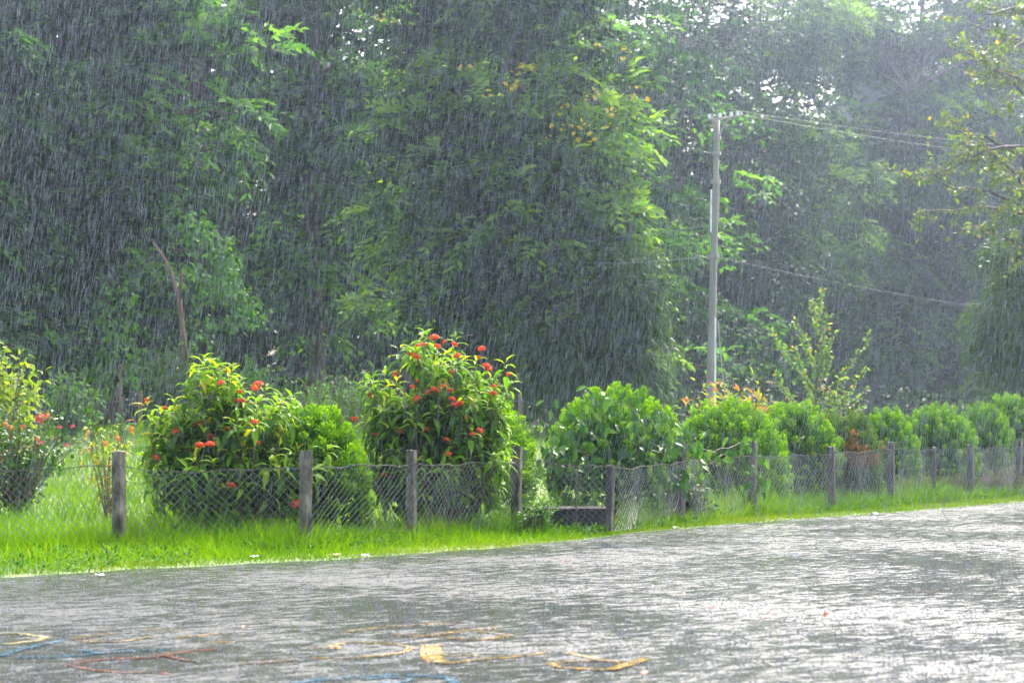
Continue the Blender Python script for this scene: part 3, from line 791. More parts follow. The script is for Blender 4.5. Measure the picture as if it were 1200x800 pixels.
ixora('tallest red-flowered bush, dense with orange-red flower heads to its top', 512, 23.9,
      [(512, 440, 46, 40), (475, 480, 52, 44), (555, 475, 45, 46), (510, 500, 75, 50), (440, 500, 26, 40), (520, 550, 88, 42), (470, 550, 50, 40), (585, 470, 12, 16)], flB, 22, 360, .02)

# ------------------------------------------------------------------ other plants behind the fence
def shrub(name, label, cat, base, tips, g, material, nleaf, L, Wd, tpl=OVATE, spread=.12, stem_m='twig', nfill=0, group=None, droop=-.2, stem_r=.014):
    """stems from the foot to the given tips, leaves all along them"""
    base = np.asarray(base, float)
    t = thing(name, label, cat, base, group)
    s = MB(); b = MB()
    for q in tips:
        q = np.asarray(q, float)
        mid_ = base * .5 + q * .5 + np.array([(q[0] - base[0]) * -.15, 0, .08]) + g.normal(0, .04, 3)
        tt = np.linspace(0, 1, 7)[:, None]
        pth = base * (1 - tt) ** 2 + 2 * mid_ * tt * (1 - tt) + q * tt ** 2
        s.tube(pth, np.linspace(stem_r, stem_r * .25, 7), 4)
        m = nleaf
        u = g.random(m) ** .55
        P = base * ((1 - u) ** 2)[:, None] + 2 * mid_ * (u * (1 - u))[:, None] + q * (u ** 2)[:, None]
        off = g.normal(0, spread, (m, 3)) * (.25 + .75 * u)[:, None]
        A = unit(off + 1e-3) + np.array([0, -.1, droop])
        b.leaves(P + off * .8, A, g.normal(0, .5, (m, 3)) + np.array([0, -.3, 1.0]), L * g.uniform(.7, 1.2, m), Wd * g.uniform(.8, 1.2, m), np.clip(g.random(m), 0, 1), tpl)
    s.build('stem', M[stem_m], t)
    b.build('foliage', M[material], t)['kind'] = 'stuff'
    return t
def gbase(px, y):
    p = at(px, 560, y); return np.array([p[0], p[1], float(terrain(p[0], p[1]))])
def tips_in(y, lobes, n, g, dy=.6):
    out = []
    wt = np.array([l[2] * l[3] for l in lobes], float); wt /= wt.sum()
    for _ in range(n):
        l = lobes[g.choice(len(lobes), p=wt)]; d = rsph(1, g)[0] * g.random() ** .3
        out.append(at(l[0] + d[0] * l[2], l[1] - d[2] * l[3], y + d[1] * dy))
    return out
g = np.random.default_rng(5)
shrub('leafy_shrub', 'yellow-green leafy shrub towering behind the pink-flowered hibiscus', 'shrub', gbase(8, 31), tips_in(31, [(10, 440, 42, 45), (-30, 420, 40, 50)], 60, g, .9), g, 'lime', 26, .15, .065, LANCE, .13, stem_r=.02)
hib = shrub('hibiscus_shrub', 'hibiscus shrub with pink blooms and dark glossy leaves behind the fence', 'shrub', gbase(20, 26.5), tips_in(26.5, [(20, 520, 52, 46), (60, 505, 40, 38), (-25, 510, 40, 50)], 75, g, .7), g, 'hib', 24, .085, .05, OVATE, .11)
PH = [flower_head('bloom', .075, M['pink'], 31, 30), flower_head('bloom', .035, M['pink'], 32, 20), flower_head('bloom', .04, M['peach'], 33, 20)]
for fx, fy, s in [(48, 491, 0), (48, 519, 1), (78, 522, 1), (12, 501, 2), (6, 497, 2), (70, 501, 1), (55, 487, 2), (27, 500, 1), (43, 514, 2), (85, 500, 1)]:
    place(PH[s], hib, at(fx, fy, 25.8), np.array([0, .6, .4]), np.array([0, -1.0, .5]), 1, 'bloom')
cr = shrub('croton_plant', 'small yellow-leaved garden plant with peach blooms beside the reddish-topped post', 'plant', gbase(128, 25), [at(x, y, 25 + g.normal(0, .15)) for x, y in [(108, 500), (118, 508), (130, 500), (142, 496), (150, 505), (120, 520), (138, 520), (112, 540), (128, 535), (148, 525), (105, 520)]], g, 'croton', 24, .11, .035, LANCE, .08)
for fx, fy in [(153, 503), (137, 514), (122, 520)]:
    place(PH[2], cr, at(fx, fy, 24.8), np.array([0, .6, .4]), np.array([0, -1.0, .5]), 1.2, 'bloom')
shrub('fern_leaved_tree', 'small tree with layered fern-like foliage and a pale trunk by the dark trees', 'tree', gbase(70, 42), tips_in(42, [(95, 462, 26, 18), (75, 455, 20, 12), (100, 480, 20, 14)], 46, g, .8), g, 'feather', 30, .16, .04, LANCE, .16, 'bark', stem_r=.035)
shrub('seedling', 'thin seedling with a few leaves on the rise by the dark trees', 'plant', gbase(142, 40), [at(142, 482, 40), at(136, 490, 40), at(147, 492, 40)], g, 'feather', 10, .13, .06, OVATE, .08)
shrub('seedling', 'short bushy seedling on the rise next to the thin one', 'plant', gbase(108, 39), [at(104, 484, 39), at(112, 488, 39), at(116, 494, 39)], g, 'feather', 14, .13, .07, OVATE, .1)
shrub('feathery_shrub', 'bright green feathery shrub between the two red-flowered bushes, further back', 'shrub', gbase(385, 34), tips_in(34, [(355, 460, 24, 18), (395, 455, 40, 24), (430, 450, 20, 22), (380, 480, 50, 20)], 120, g, .8), g, 'feather', 34, .10, .02, RHOMB, .10, droop=.25)
cro = shrub('croton_plant', 'tall garden plant with red and yellow leaf tips rising behind the conifer hedge', 'plant', gbase(865, 35.5), [at(x, y, 35.5 + g.normal(0, .3)) for x, y in [(812, 470), (828, 462), (842, 452), (848, 464), (860, 470), (872, 456), (885, 450), (890, 462), (878, 470), (836, 474), (800, 474), (905, 470), (822, 455), (855, 450), (893, 448), (850, 475), (868, 478), (885, 478)]], g, 'croton', 40, .17, .05, LANCE, .12)
for fx, fy in [(843, 449), (838, 458), (862, 455), (803, 468)]:
    place(PH[2], cro, at(fx, fy, 35.2), np.array([0, 1, 0]), np.array([0, -.4, 1.0]), 1.3, 'bloom')
shrub('narrow_leaved_shrub', 'greyish narrow-leaved shrub at the foot of the bare leaning trunk', 'shrub', gbase(195, 48), tips_in(48, [(200, 440, 26, 34)], 60, g, 1), g, 'droop', 26, .28, .06, LANCE, .2)
shrub('understory_shrub', 'low dark green shrub under the trees beside the bare leaning trunk', 'shrub', gbase(290, 47), tips_in(47, [(285, 455, 40, 22), (310, 440, 30, 16)], 60, g, 1), g, 'feather', 26, .17, .06, OVATE, .2)
for px, w_, lb_ in ((1060, 24, 'just past the brown dying conifer'), (1085, 22, 'beside the thin fence post'), (1118, 22, 'between the thin post and the wide dark post'), (1158, 24, 'past the wide dark post of the fence'), (1185, 18, 'by the last fence post under the tallest conifer')):
    yy = float(fence_y((px - 600) / FPX * 35)) + .75
    shrub('dry_shrub', 'low brownish shrub behind the wire ' + lb_, 'shrub', gbase(px, yy), tips_in(yy, [(px, 573 - .07 * (px - 1060), w_, 15)], 60, g, .3), g, 'dry', 26, .06, .02, RHOMB, .07, group='brown low shrubs along the fence', droop=.2)
shrub('weedy_bush', 'dark leafy weed bush by the fence post where the climber trails', 'bush', gbase(815, 27.4), tips_in(27.4, [(815, 580, 18, 24), (770, 575, 22, 26)], 60, g, .3), g, 'hib', 22, .08, .04, OVATE, .08)
shrub('weedy_bush', 'bright leafy weeds heaped over the end of the dark concrete block', 'bush', gbase(628, 23.9), tips_in(23.95, [(622, 608, 15, 14), (640, 592, 16, 9)], 30, g, .25), g, 'feather', 22, .06, .025, OVATE, .07)
# upright sapling
sb = gbase(956, 36.5)
sp = thing('sapling', 'thin upright sapling with spreading small-leaved branches above the conifer hedge', 'sapling', sb)
tips = [(964, 337), (952, 349), (972, 369), (977, 387), (902, 385), (931, 374), (1021, 390), (1017, 427), (1019, 454), (906, 432), (914, 448), (974, 412), (1013, 478), (930, 408), (945, 395), (990, 440), (925, 465), (940, 430), (965, 400), (995, 462), (950, 460), (975, 455)]
s = MB(); b = MB()
tr0 = at(960, 420, 36.5)
s.tube([sb - np.array([0, 0, .05]), at(955, 480, 36.5), tr0, at(963, 360, 36.5), at(964, 338, 36.5)], [.03, .025, .018, .008, .003], 5)
for (x, y) in tips:
    e = at(x, y, 36.5 + g.normal(0, .35))
    st = at(957, min(500, y + 40 + abs(x - 958) * .62), 36.5)
    tt = np.linspace(0, 1, 12)[:, None]
    md_ = (st + e) / 2 + np.array([(e[0] - st[0]) * .12, 0, -.05])
    pth = st * (1 - tt) ** 2 + 2 * md_ * tt * (1 - tt) + e * tt ** 2
    s.tube(pth, np.linspace(.011, .003, 12), 4)
    m = 75
    u = g.random(m)[:, None]
    P = st * (1 - u) ** 2 + 2 * md_ * u * (1 - u) + e * u ** 2
    A = rsph(m, g) + np.array([0, 0, .2])
    b.leaves(P + A * .02, A, g.normal(size=(m, 3)) + np.array([0, 0, 1]), g.uniform(.055, .1, m), g.uniform(.035, .055, m), g.random(m), OVATE)
s.build('stem', M['twig'], sp); b.build('foliage', M['sapling'], sp)['kind'] = 'stuff'

# ------------------------------------------------------------------ utility pole
PY = 45.0
pb = at(832, 480, PY); pb[2] = float(terrain(pb[0], pb[1])); ptop = at(840.5, 140, PY)
pole = thing('utility_pole', 'weathered concrete utility pole with street lamps and wires before the trees', 'utility pole', pb)
def along(py):                                   # point on the pole axis at that row
    t = (480 - py) / 340.0; q = pb * 0 + at(832 + 8.5 * t, py, PY); return q
b = MB(); tt = np.linspace(0, 1, 12)
b.tube(np.array([pb - np.array([0, 0, .3])] + [along(480 - 340 * t) for t in tt[1:]]), np.linspace(.10, .056, 12), 8)
b.build('shaft', M['pole'], pole, True)
b = MB()
for sgn, dx in ((1, .25), (-1, -.14)):
    b.tube([along(165), along(143) + np.array([dx, -.12, .10])], .022, 5)
b.tube([along(145) + np.array([-.22, -.12, .06]), along(145) + np.array([.45, -.12, .14])], .028, 5)
b.build('cross_arm', M['steel'], pole)
for dx in (-.18, .05, .30, .44):
    b = MB(); q = along(145) + np.array([dx, -.12, .10 + dx * .1])
    b.tube([q, q + np.array([0, 0, .05]), q + np.array([0, 0, .06]), q + np.array([0, 0, .11])], [.02, .045, .03, .035], 8); b.build('insulator', M['lamp'], pole)
for row in (162, 180, 213, 300):
    b = MB(); q = along(row); b.tube([q - np.array([0, 0, .04]), q + np.array([0, 0, .04])], .10 if row < 200 else .115, 8); b.build('clamp_band', M['steel'], pole)
for (lx, ly, row) in ((829, 178, 182), (823, 299, 306)):
    q = at(lx - 5, ly, PY - .12); e = along(row)
    b = MB(); b.tube([e, (e + q) / 2 + np.array([0, 0, .02]), q], .014, 5); arm = b.build('lamp_arm', M['steel'], pole)
    b = MB(); d = unit(q - e)
    b.tube([q - d * .12, q - d * .08, q + d * .12, q + d * .22], [.05, .10, .11, .05], 8); b.build('lamp_head', M['lamp'], arm)
b = MB(); b.tube([at(838, 478, PY - .2), at(838.3, 440, PY - .2), at(838.5, 372, PY - .2)], .022, 6); b.build('conduit', M['lamp'], pole)
b = MB(); b.tube([at(851, 482, PY - .3), at(846, 430, PY - .25), at(841.5, 376, PY - .15)], .018, 6); b.build('stay_rod', M['steel'], pole)
b = MB(); b.tube([at(833, 272, PY - .15), at(833.5, 222, PY - .15)], .018, 6); b.build('cable_duct', M['lamp'], pole)
b = MB(); b.tube([at(842, 262, PY - .15), at(843, 205, PY - .15)], .018, 6); b.build('cable_duct', M['steel'], pole)
def wire(label, pts, r=.009):
    P = np.array(pts, float); a, c_ = P[0], P[-1]
    tt = np.linspace(0, 1, 16)
    Q = a[None] * (1 - tt)[:, None] + c_[None] * tt[:, None]
    Q[:, 2] -= .25 * 4 * tt * (1 - tt) * .6
    b = MB(); b.tube(Q, r * .55, 4)
    return tag(b.build('power_line', M['cable']), label, 'cable', 'wires strung from the utility pole')
wire('brown cable from the middle of the utility pole towards the drooping tree', [along(262), at(640, 276, 50)])
wire('pale cable leaving the utility pole at its lower street lamp', [along(299), at(600, 303, 50)], .012)
wire('thin low wire running from the utility pole into the trees', [along(322), at(640, 333, 50)], .006)
wire('upper wire from the insulators on the pole head', [along(140) + np.array([.3, -.12, .2]), at(1330, 180, 52)], .008)
wire('wire just under the upper one from the pole head', [along(145) + np.array([.44, -.12, .2]), at(1330, 196, 56)], .008)
wire('service cable sloping down from the pole towards the pale house', [along(300), at(1250, 372, 62)], .006)

# rear boundary: wooden stakes with one wire
g = np.random.default_rng(11)
rf0 = gbase(164, 50)
rear = thing('rear_fence', 'wooden stakes with a single strand of wire along the foot of the trees', 'fence', rf0)
prev = None
for k, px in enumerate((-60, 45, 164, 262, 330, 430, 520, 610, 705, 780, 870, 960, 1060, 1160, 1260)):
    yy = 50 + .3 * g.normal() - (2.5 if px > 600 else 0)
    q = gbase(px, yy); hh = 1.0 if px == 164 else g.uniform(.8, 1.0)
    b = MB(); b.tube([q - np.array([0, 0, .1]), q + np.array([g.normal(0, .02), 0, hh])], [.065, .06], 7); b.build('stake', M['wood'], rear)
    if prev is not None:
        tt = np.linspace(0, 1, 8)[:, None]; w0 = prev + np.array([0, -.07, .8]); w1 = q + np.array([0, -.07, .8])
        Q = w0 * (1 - tt) + w1 * tt; Q[:, 2] -= .12 * 4 * (tt * (1 - tt))[:, 0]
        b = MB(); b.tube(Q, .008, 4); b.build('wire_strand', M['cable'], rear)
    prev = q

# ------------------------------------------------------------------ trees
def sprays(b, O, ax, K, Ls, Ll, Wl, g, droop, tint, tpl=RHOMB, splay=.9):
    """feathered twigs: K leaflets along a drooping rachis from each origin"""
    n = len(O)
    side = unit(np.cross(ax, g.normal(size=(n, 3)) * .35 + np.array([0, 0, 1.0])))
    k = np.arange(K); t = (k // 2 + 1) / (K / 2.0); sg = np.where(k % 2, 1.0, -1.0)
    P = O[:, None] + ax[:, None] * (t[None, :, None] * Ls[:, None, None]) + np.array([0, 0, -1.0]) * (droop * t[None, :, None] ** 2 * Ls[:, None, None])
    d = ax[:, None] * (1 - .25 * t[None, :, None]) + side[:, None] * (sg[None, :, None] * splay) + np.array([0, 0, -1.0]) * (droop * t[None, :, None] * 1.1) + g.normal(0, .18, (n, K, 3))
    N = np.cross(side, ax)[:, None] + g.normal(0, .35, (n, K, 3))
    m = n * K
    b.leaves(P.reshape(m, 3), d.reshape(m, 3), N.reshape(m, 3), Ll * g.uniform(.7, 1.25, m), Wl * g.uniform(.8, 1.2, m),
             np.clip(np.repeat(tint, K) + g.normal(0, .1, m), 0, 1), tpl)
def crown(b, lobes, g, nclump, nspray, K, Ls, Ll, Wl, droop, rc=(.55, 1.0), shell=.45, tpl=RHOMB, splay=.9):
    """leaf clumps spread through the lobes (cx, cy, cz, rx, ry, rz); returns clump centres"""
    vol = np.array([l[3] * l[4] * l[5] for l in lobes]) ** .8; vol /= vol.sum()
    cc = []
    for q in range(nclump):
        l = lobes[g.choice(len(lobes), p=vol)]
        d = rsph(1, g)[0] * (shell + (1 - shell) * g.random() ** .6)
        c0 = np.array(l[:3]) + d * np.array(l[3:6])
        r = g.uniform(*rc)
        n = int(nspray * (r / np.mean(rc)) ** 2)
        u = rsph(n, g); u[:, 2] = u[:, 2] * .42 + .1
        O = c0 + u * r * (.35 + .65 * g.random((n, 1)) ** .5)
        out = unit(c0 - np.array(l[:3]))
        ax = unit(u * .8 + out * .45 + g.normal(0, .3, (n, 3)) + np.array([0, 0, .05]))
        base = g.random() ** 1.8 * .7
        tint = np.clip(base + 1.1 * np.clip(u[:, 2] - .1, 0, 1) + g.normal(0, .12, n), 0, 1)  # light put into the tint: upper sprays of a clump brighter
        sprays(b, O, ax, K, Ls * g.uniform(.7, 1.2, n), Ll, Wl, g, droop, tint, tpl, splay)
        cc.append(c0)
    return np.array(cc)
def limbs(b, trunk, cc, g, every=3, r0=.09):
    for q in cc[::every]:
        hz = q[2] - .35 * np.linalg.norm(q[:2] - trunk[0][:2]) - .5
        j = int(np.clip(np.searchsorted(trunk[:, 2], hz), 1, len(trunk) - 1))
        s = trunk[j]
        md_ = s * .5 + q * .5 + np.array([0, 0, .25 * np.linalg.norm(q - s) * .3]) + g.normal(0, .25, 3)
        tt = np.linspace(0, 1, 7)[:, None]
        b.tube(s * (1 - tt) ** 2 + 2 * md_ * tt * (1 - tt) + q * tt ** 2, np.linspace(r0, .015, 7), 5)
def tree(label, base, H, lobes, seed, leaf_m, nclump, nspray, K=8, Ls=.5, Ll=.17, Wl=.07, droop=.4, trunk_r=.24, lean=(0, 0), name='tree', rc=(.55, 1.0), shell=.45, bark='bark', group=None, tpl=RHOMB, splay=.9):
    g = np.random.default_rng(seed)
    base = np.asarray(base, float)
    t = thing(name, label, 'tree', base, group)
    tt = np.linspace(0, 1, 12)
    tr = np.stack([base[0] + lean[0] * tt ** 1.2 + .18 * np.sin(tt * 5 + seed), base[1] + lean[1] * tt + .15 * np.sin(tt * 4 + seed * 2), base[2] - .2 + (H + .2) * tt], -1)
    b = MB()
    cc = crown(b, lobes, g, nclump, nspray, K, Ls, Ll, Wl, droop, rc, shell, tpl, splay)
    f = b.build('crown', M[leaf_m], t); f['kind'] = 'stuff'
    b = MB(); b.tube(tr, trunk_r * (1 - .8 * tt) + .02 + .12 * trunk_r / .24 * np.exp(-tt * 14), 8); limbs(b, tr, cc, g, max(1, nclump // 26))
    b.build('trunk', M[bark], t, True)
    return t
def lob(px, py, y, rx, rz, ry=None):              # lobe given by photo pixels at distance y
    c0 = at(px, py, y); k = mpp(y)
    return (c0[0], c0[1], c0[2], rx * k, (ry if ry else min(rx, rz) * k * .9), rz * k)

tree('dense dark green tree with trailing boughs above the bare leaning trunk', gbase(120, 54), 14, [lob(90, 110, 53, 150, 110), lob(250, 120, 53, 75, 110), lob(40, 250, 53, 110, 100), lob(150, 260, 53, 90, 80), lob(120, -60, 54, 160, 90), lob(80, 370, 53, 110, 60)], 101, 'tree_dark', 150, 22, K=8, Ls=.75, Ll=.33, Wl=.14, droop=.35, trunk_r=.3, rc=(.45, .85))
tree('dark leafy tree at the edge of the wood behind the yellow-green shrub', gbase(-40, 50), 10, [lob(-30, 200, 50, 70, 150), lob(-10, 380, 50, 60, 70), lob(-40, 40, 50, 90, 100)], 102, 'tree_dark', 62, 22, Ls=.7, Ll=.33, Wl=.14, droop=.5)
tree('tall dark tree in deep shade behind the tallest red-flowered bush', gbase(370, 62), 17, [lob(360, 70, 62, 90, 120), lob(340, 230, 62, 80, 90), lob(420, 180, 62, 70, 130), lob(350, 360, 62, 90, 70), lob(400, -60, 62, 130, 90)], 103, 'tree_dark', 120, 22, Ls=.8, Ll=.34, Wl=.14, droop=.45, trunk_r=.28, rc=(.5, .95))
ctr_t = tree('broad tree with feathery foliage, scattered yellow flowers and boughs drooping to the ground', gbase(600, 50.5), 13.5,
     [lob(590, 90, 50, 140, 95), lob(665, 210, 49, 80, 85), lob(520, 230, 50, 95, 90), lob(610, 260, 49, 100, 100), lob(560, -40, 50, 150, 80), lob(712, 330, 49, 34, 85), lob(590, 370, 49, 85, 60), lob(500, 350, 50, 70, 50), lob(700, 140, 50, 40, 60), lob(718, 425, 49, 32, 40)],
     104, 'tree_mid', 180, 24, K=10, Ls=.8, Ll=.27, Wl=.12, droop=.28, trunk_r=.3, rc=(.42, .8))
g = np.random.default_rng(77)
yf = [(408, 20), (400, 18), (458, 28), (445, 18), (572, 110), (600, 105), (598, 95), (622, 80), (547, 80), (685, 140), (690, 118), (700, 112), (745, 110), (752, 113), (736, 60), (698, 60), (668, 160), (655, 148), (640, 165), (712, 128), (720, 143), (693, 165), (600, 88), (300, 14), (660, 130), (676, 150)]
YF = flower_head('flower_spike', .06, M['yellowf'], 41, 24)
for fx, fy in yf:
    if fx < 430: continue
    for _ in range(3):
        place(YF, ctr_t, at(fx + g.normal(0, 5), fy + g.normal(0, 4), 47.2 + g.normal(0, .3)), rsph(1, g)[0], np.array([g.normal(0, .6), -.4, 1.0]), g.uniform(.5, 1.2), 'flower_spike')
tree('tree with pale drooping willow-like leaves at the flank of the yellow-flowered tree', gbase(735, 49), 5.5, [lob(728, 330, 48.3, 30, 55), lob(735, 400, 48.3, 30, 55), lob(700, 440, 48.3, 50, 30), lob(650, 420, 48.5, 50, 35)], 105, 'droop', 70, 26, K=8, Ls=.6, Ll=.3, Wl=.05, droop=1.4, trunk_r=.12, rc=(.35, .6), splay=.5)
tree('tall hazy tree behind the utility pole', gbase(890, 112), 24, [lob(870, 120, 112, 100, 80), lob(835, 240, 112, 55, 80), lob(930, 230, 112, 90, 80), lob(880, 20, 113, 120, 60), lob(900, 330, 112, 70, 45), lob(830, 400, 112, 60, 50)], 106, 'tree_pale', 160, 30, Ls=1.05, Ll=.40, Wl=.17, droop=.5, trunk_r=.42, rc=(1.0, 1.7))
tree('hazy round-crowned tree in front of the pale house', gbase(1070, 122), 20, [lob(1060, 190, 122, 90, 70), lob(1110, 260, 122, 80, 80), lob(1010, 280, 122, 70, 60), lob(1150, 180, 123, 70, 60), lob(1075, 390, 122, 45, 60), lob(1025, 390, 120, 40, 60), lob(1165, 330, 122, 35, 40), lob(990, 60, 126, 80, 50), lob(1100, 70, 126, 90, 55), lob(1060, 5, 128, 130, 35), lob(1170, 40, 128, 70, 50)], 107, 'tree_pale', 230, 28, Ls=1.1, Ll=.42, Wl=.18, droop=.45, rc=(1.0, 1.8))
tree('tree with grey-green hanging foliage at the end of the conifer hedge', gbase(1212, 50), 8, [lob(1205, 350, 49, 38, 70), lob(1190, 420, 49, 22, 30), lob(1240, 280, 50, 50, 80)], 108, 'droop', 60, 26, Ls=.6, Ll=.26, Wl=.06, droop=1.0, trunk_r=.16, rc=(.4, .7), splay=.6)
# leaning bare trunk wrapped in creeper
g = np.random.default_rng(12)
lb = gbase(222, 49.5)
lt = thing('leaning_trunk', 'bare brown leaning trunk with a broken fork, half wrapped in creeper', 'tree', lb)
b = MB()
b.tube([lb - np.array([0, 0, .2]), at(221, 470, 49.5), at(219, 430, 49.5), at(214, 390, 49.5), at(210, 350, 49.5), at(200, 318, 49.5), at(190, 298, 49.5), at(179, 283, 49.5)], [.11, .09, .075, .068, .06, .045, .033, .018], 8)
b.tube([at(210, 352, 49.5), at(212, 335, 49.5), at(213, 318, 49.5)], [.06, .045, .03], 7)
b.build('trunk', M['bark_red'], lt, True)
b = MB()
for (x0, y0, x1, y1) in [(222, 250, 228, 470), (240, 280, 246, 470), (262, 300, 280, 380), (235, 330, 290, 350), (215, 250, 275, 330), (150, 330, 155, 450), (128, 330, 126, 460), (240, 262, 262, 310), (280, 352, 300, 372)]:
    m = 150; u = g.random(m)
    P = np.array([at(x0 + (x1 - x0) * q + g.normal(0, 7), y0 + (y1 - y0) * q + g.normal(0, 7), 49.2 + g.normal(0, .3)) for q in u])
    b.leaves(P, rsph(m, g) + np.array([0, -.2, -.8]), g.normal(0, .5, (m, 3)) + np.array([0, -.8, .7]), g.uniform(.12, .22, m), g.uniform(.07, .11, m), np.clip(.32 + .4 * g.random(m), 0, 1), OVATE)
b.build('creeper', M['tree_dark'], lt)['kind'] = 'stuff'
# boughs reaching in from a tree beyond the hedge end
g = np.random.default_rng(13)
bt = gbase(1330, 44)
bo = thing('overhanging_tree', 'tree reaching thin boughs of sparse yellow-green leaves over the hedge end', 'tree', bt)
s = MB(); b = MB()
tr = np.array([bt - np.array([0, 0, .2]), bt + np.array([-.2, 0, 3]), bt + np.array([.1, 0, 6]), bt + np.array([-.1, 0, 10.5])])
s.tube(tr, [.22, .18, .14, .05], 8)
for (x0, y0, x1, y1) in [(1200, 252, 1060, 243), (1200, 245, 1090, 205), (1205, 190, 1105, 140), (1210, 170, 1060, 210), (1210, 120, 1115, 45), (1215, 110, 1150, 70), (1210, 60, 1130, 20), (1205, 230, 1150, 160), (1215, 215, 1120, 175), (1210, 40, 1160, 95), (1210, 300, 1150, 262), (1205, 20, 1150, 10), (1210, 265, 1190, 130)]:
    st = tr[1] * .4 + tr[2] * .6 if y0 > 180 else tr[2] * .6 + tr[3] * .4
    m0 = at(x0, y0, 43 + g.normal(0, .4)); e = at(x1, y1, 41.5 + g.normal(0, .8))
    tt = np.linspace(0, 1, 9)[:, None]
    pth = np.concatenate([[st], m0 * (1 - tt) + e * tt + np.array([0, 0, .1]) * np.sin(tt * 5) + g.normal(0, .02, (9, 3))])
    s.tube(pth, np.linspace(.05, .006, 10), 5)
    for k in range(14):                           # side twigs
        u = g.uniform(.05, 1); q = m0 * (1 - u) + e * u
        d = unit(np.array([g.normal(-.3, .8), g.normal(0, .5), g.normal(.25, .6)])); ln = g.uniform(.3, .8)
        s.tube([q, q + d * ln * .5 + np.array([0, 0, .03]), q + d * ln], [.012, .008, .004], 4)
        m = 13; w = g.random(m)[:, None] ** .7
        P = q + d * ln * w
        b.leaves(P, rsph(m, g) + np.array([0, 0, -.2]), g.normal(0, .5, (m, 3)) + np.array([0, -.4, 1]), g.uniform(.09, .16, m), g.uniform(.06, .09, m), g.random(m), OVATE)
s.build('trunk', M['bark'], bo, True); b.build('leaves', M['bough'], bo)['kind'] = 'stuff'

# far row of trees, two shapes copied
FARG = 'far trees closing the wood'
def far_proto(seed, leaf_m, label, base, H, w):
    base = np.asarray(base); L0 = []
    gg = np.random.default_rng(seed)
    for k in range(9):
        a = k * 2.4; z = base[2] + H * (.12 + .8 * k / 8); r = w * (.35 if k > 6 else .5)
        L0.append((base[0] + math.cos(a) * r * .5, base[1] + math.sin(a) * r * .4, z, r * 1.0, r * .8, H * .13))
    return tree(label, base, H * .92, L0, seed, leaf_m, 150, 24, K=6, Ls=.8, Ll=.34, Wl=.16, droop=.5, trunk_r=.32, name='far_tree', rc=(.8, 1.4), group=FARG)
f1 = far_proto(201, 'tree_shade', 'far dark tree filling the wood behind the bare leaning trunk', gbase(230, 76), 20, 9.5)
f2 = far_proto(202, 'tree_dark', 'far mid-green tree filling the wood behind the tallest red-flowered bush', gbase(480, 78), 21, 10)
for k, (px, yy, src, sc, lb_) in enumerate([(20, 77, f2, 1.05, 'far tree behind the dense dark tree, over the fern-leaved tree'), (-160, 74, f1, 1.0, 'far dark tree behind the leafy tree at the edge of the wood'),
        (120, 84, f2, 1.1, 'far tree deepest behind the dense dark tree with trailing boughs'), (350, 86, f1, 1.15, 'far dark tree deepest behind the shaded tree between the two red-flowered bushes'),
        (600, 84, f1, 1.05, 'far dark tree straight behind the yellow-flowered tree'), (700, 77, f2, .95, 'far tree behind the drooping willow-leaved one'), (800, 104, f1, 1.15, 'far dark tree seen past the flank of the yellow-flowered tree beside the utility pole'),
        (930, 146, f2, 1.45, 'far tree with sky showing through its top, beyond the thin sapling'), (1005, 148, f1, 1.75, 'far hazy dark tree rising next to the pale house'), (1090, 152, f2, 1.75, 'far hazy tree right behind the pale house'),
        (1190, 140, f1, 1.55, 'far hazy dark tree behind the overhanging boughs'), (1330, 130, f2, 1.3, 'far hazy tree beyond the tree with overhanging boughs')]):
    q = gbase(px, yy)
    c = copy_thing(src, lb_, q, k * 1.3, (sc * 1.1, sc, sc), FARG)
    for ch, s0 in zip(c.children, src.children):
        ch.matrix_parent_inverse = s0.matrix_parent_inverse.copy()
# low undergrowth and the dark mass of the wood beyond
b = MB(); g = np.random.default_rng(14)
n = 15000
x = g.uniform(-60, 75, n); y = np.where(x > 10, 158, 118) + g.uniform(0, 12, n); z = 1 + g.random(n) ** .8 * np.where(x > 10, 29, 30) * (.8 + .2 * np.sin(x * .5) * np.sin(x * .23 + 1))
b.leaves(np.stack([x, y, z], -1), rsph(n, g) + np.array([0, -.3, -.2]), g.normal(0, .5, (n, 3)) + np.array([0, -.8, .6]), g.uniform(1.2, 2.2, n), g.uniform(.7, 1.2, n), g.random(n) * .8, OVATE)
tag(b.build('woodland', M['tree_shade']), 'dark mass of the wood beyond the far trees', 'wood', kind='stuff')
b = MB(); n = 2600
x = g.uniform(-20, 24, n); y = g.uniform(56, 70, n); z = terrain(x, y) + g.random(n) * (.9 + .6 * np.sin(x * 1.1))
O = np.stack([x, y, z], -1)
sprays(b, O, unit(rsph(n, g) + np.array([0, -.3, .8])), 8, g.uniform(.4, .8, n), .24, .11, g, .5, g.random(n) * .6)
tag(b.build('undergrowth', M['tree_shade']), 'dark undergrowth on the wood floor between the trunks', 'undergrowth', kind='stuff')

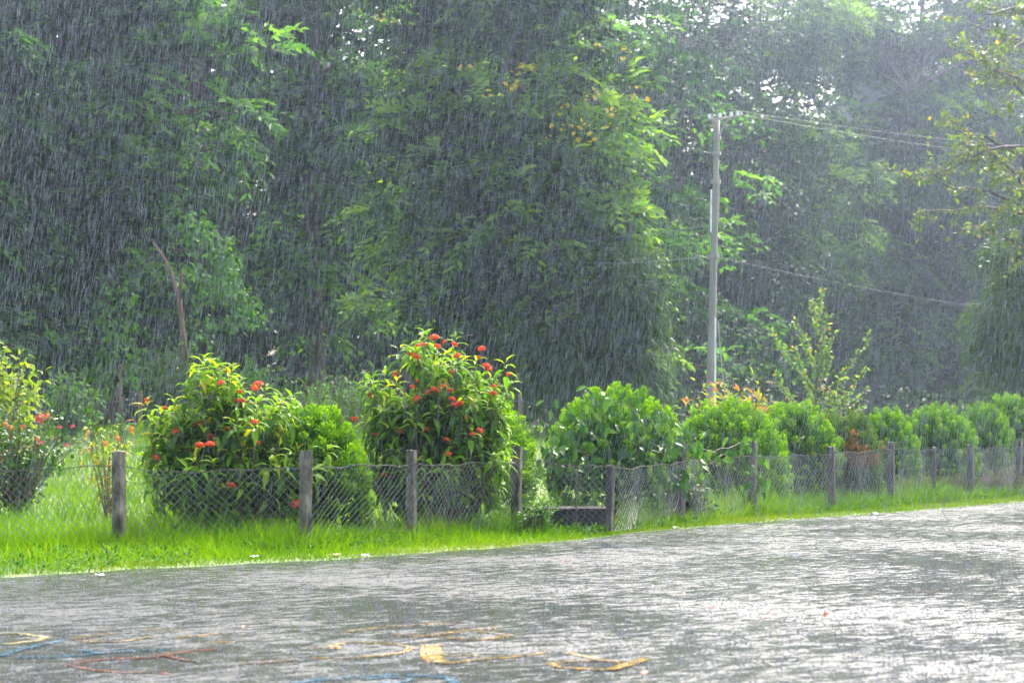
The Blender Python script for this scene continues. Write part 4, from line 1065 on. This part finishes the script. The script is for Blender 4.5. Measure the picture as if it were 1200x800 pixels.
# pale house behind the wood
hy = 143.0
h0, h1 = at(1005, 480, hy), at(1175, 480, hy + 3)
hb = thing('house', 'pale house glimpsed through the trees beyond the conifer hedge', 'house', ((h0[0] + h1[0]) / 2, hy, 1.1))
hw = h1[0] - h0[0]; cx = (h0[0] + h1[0]) / 2; HH = at(1000, 90, hy)[2] - 1.1
b = MB(); b.box((cx, hy + 3, 1.1 + HH / 2 - .2), (hw, 6, HH + .4)); b.build('wall', M['wall'], hb)
b = MB(); rz = 1.1 + HH
b.add(np.array([[cx - hw / 2 - .5, hy - .5, rz + .004], [cx + hw / 2 + .5, hy - .5, rz + .004], [cx + hw / 2 + .5, hy + 6.5, rz + .004], [cx - hw / 2 - .5, hy + 6.5, rz + .004], [cx - hw / 2 + .5, hy + 3, rz + 1.4], [cx + hw / 2 - .5, hy + 3, rz + 1.4]]),
      [np.array([[0, 1, 5, 4], [2, 3, 4, 5], [3, 2, 1, 0]]), np.array([[1, 2, 5], [3, 0, 4]])]); b.build('roof', M['roof'], hb)
for fl in range(3):
    for k in range(3):
        wx = cx + (k - 1) * hw * .3; wz = 1.1 + HH * (fl + .55) / 3
        b = MB(); b.box((wx, hy - .01, wz), (1.3, .08, 1.5)); wnd = b.build('window', M['lamp'], hb)
        b = MB(); b.box((wx, hy - .06, wz), (1.12, .04, 1.3)); b.build('pane', M['glass'], wnd)

# ------------------------------------------------------------------ small things on the ground
g = np.random.default_rng(15)
dl = leaf_mesh('dead_leaf', .07, .04, OVATE, M['deadleaf'], 1.5)
for (px, py) in [(800, 693), (904, 715), (832, 711), (966, 722), (664, 657), (752, 791), (290, 734), (905, 718)]:
    q = on_ground(px, py, .014)
    o = bpy.data.objects.new('fallen_leaf', dl); COL.objects.link(o); o.location = q; o.rotation_euler = (g.normal(0, .3), g.normal(0, .3), g.random() * 6)
    tag(o, 'small reddish fallen leaf lying on the wet court', 'leaf', 'fallen leaves on the court')
def scrap(label, px, py, m, sz):
    q = on_ground(px, py, .02); b = MB()
    nn = 6; u = np.linspace(-1, 1, nn); U, V = np.meshgrid(u, u)
    Zz = .35 * np.sin(U * 3 + px) * np.cos(V * 2.6 + py) + g.normal(0, .12, U.shape) + .35
    i = np.arange(nn - 1)[:, None] * nn + np.arange(nn - 1)[None]
    b.add(np.stack([U * sz + q[0], V * sz * .7 + q[1], Zz * sz * .6 + q[2]], -1).reshape(-1, 3), [np.stack([i, i + 1, i + nn + 1, i + nn], -1).reshape(-1, 4)])
    o = b.build('litter_scrap', M[m]); md = o.modifiers.new('s', 'SOLIDIFY'); md.thickness = .003
    tag(o, label, 'litter')
scrap('crumpled white scrap of paper on the verge near the concrete post', 428, 650.5, 'litter_w', .036)
scrap('white plastic scrap at the court edge below the reddish-topped post', 117, 674, 'litter_w', .036)
scrap('yellowish wrapper in the grass of the verge', 394, 650, 'litter_y', .035)
scrap('crumpled white wrapper on the grass under the wide red-flowered bush', 298, 652, 'litter_w', .036)
scrap('pale scrap on the verge in front of the brown dying conifer', 1025, 602, 'litter_w', .06)
scrap('pale paper flake on the verge past the dark concrete block', 792, 618, 'litter_w', .036)

# ------------------------------------------------------------------ rain
g = np.random.default_rng(16)
def spindles(b, P, d, L, r):
    n = len(P)
    a = unit(np.cross(d, np.array([0, 1.0, .1]))); c_ = np.cross(d, a)
    th = np.arange(3) * 2 * math.pi / 3
    ring = P[:, None] + d[:, None] * (L * .12)[:, None, None] + r[:, None, None] * (np.cos(th)[None, :, None] * a[:, None] + np.sin(th)[None, :, None] * c_[:, None])
    v = np.concatenate([(P - d * (L * .5)[:, None])[:, None], ring, (P + d * (L * .5)[:, None])[:, None]], 1)
    f = np.array([[0, 2, 1], [0, 3, 2], [0, 1, 3], [4, 1, 2], [4, 2, 3], [4, 3, 1]])
    b.add(v.reshape(-1, 3), [(f[None] + np.arange(n)[:, None, None] * 5).reshape(-1, 3)])
N_RAIN = 175000
y = (g.random(N_RAIN) * (38.0 ** 3 - 20.5 ** 3) + 20.5 ** 3) ** (1 / 3)
x = g.uniform(-.30, .30, N_RAIN) * y
z = CAM_H + g.uniform(-.17, .26, N_RAIN) * y
k = (z > terrain(x, y) + .15)
P = np.stack([x, y, z], -1)[k]; n = len(P)
d = unit(np.stack([.15 + g.normal(0, .055, n), g.normal(0, .06, n), np.ones(n)], -1))
b = MB(); spindles(b, P, d, .08 + .20 * g.random(n) ** 1.2, .0009 + .0015 * g.random(n) ** 1.5)
tag(b.build('rain', M['rain']), 'heavy slanting rain falling over the whole scene', 'rain', kind='stuff')
# drops bouncing off the court
b = MB(); n = 40000
y = g.uniform(9, 34, n); x = g.uniform(-.27, .27, n) * y
k = y < edge_y(x) - .05
x, y = x[k], y[k]; n = len(x)
d = unit(np.stack([g.normal(0, .5, n), g.normal(0, .5, n), np.ones(n)], -1))
L = g.uniform(.006, .018, n)
spindles(b, np.stack([x, y, .006 + L * .5], -1), d, L, g.uniform(.003, .007, n))
tag(b.build('rain_splashes', M['rain']), 'raindrops bouncing off the wet court', 'rain', kind='stuff')

# ------------------------------------------------------------------ haze
b = MB(); b.box((5, 62, 22), (340, 300, 49))
m, n, l = mat('haze_air')
pv = n.new('ShaderNodeVolumePrincipled'); pv.inputs['Color'].default_value = (.68, .78, 1.0, 1)
pv.inputs['Density'].default_value = HAZE_DENSITY; pv.inputs['Anisotropy'].default_value = HAZE_ANISO
o = n.new('ShaderNodeOutputMaterial'); l.new(pv.outputs[0], o.inputs['Volume'])
tag(b.build('haze', m), 'pale rain haze filling the air', 'haze', kind='stuff')
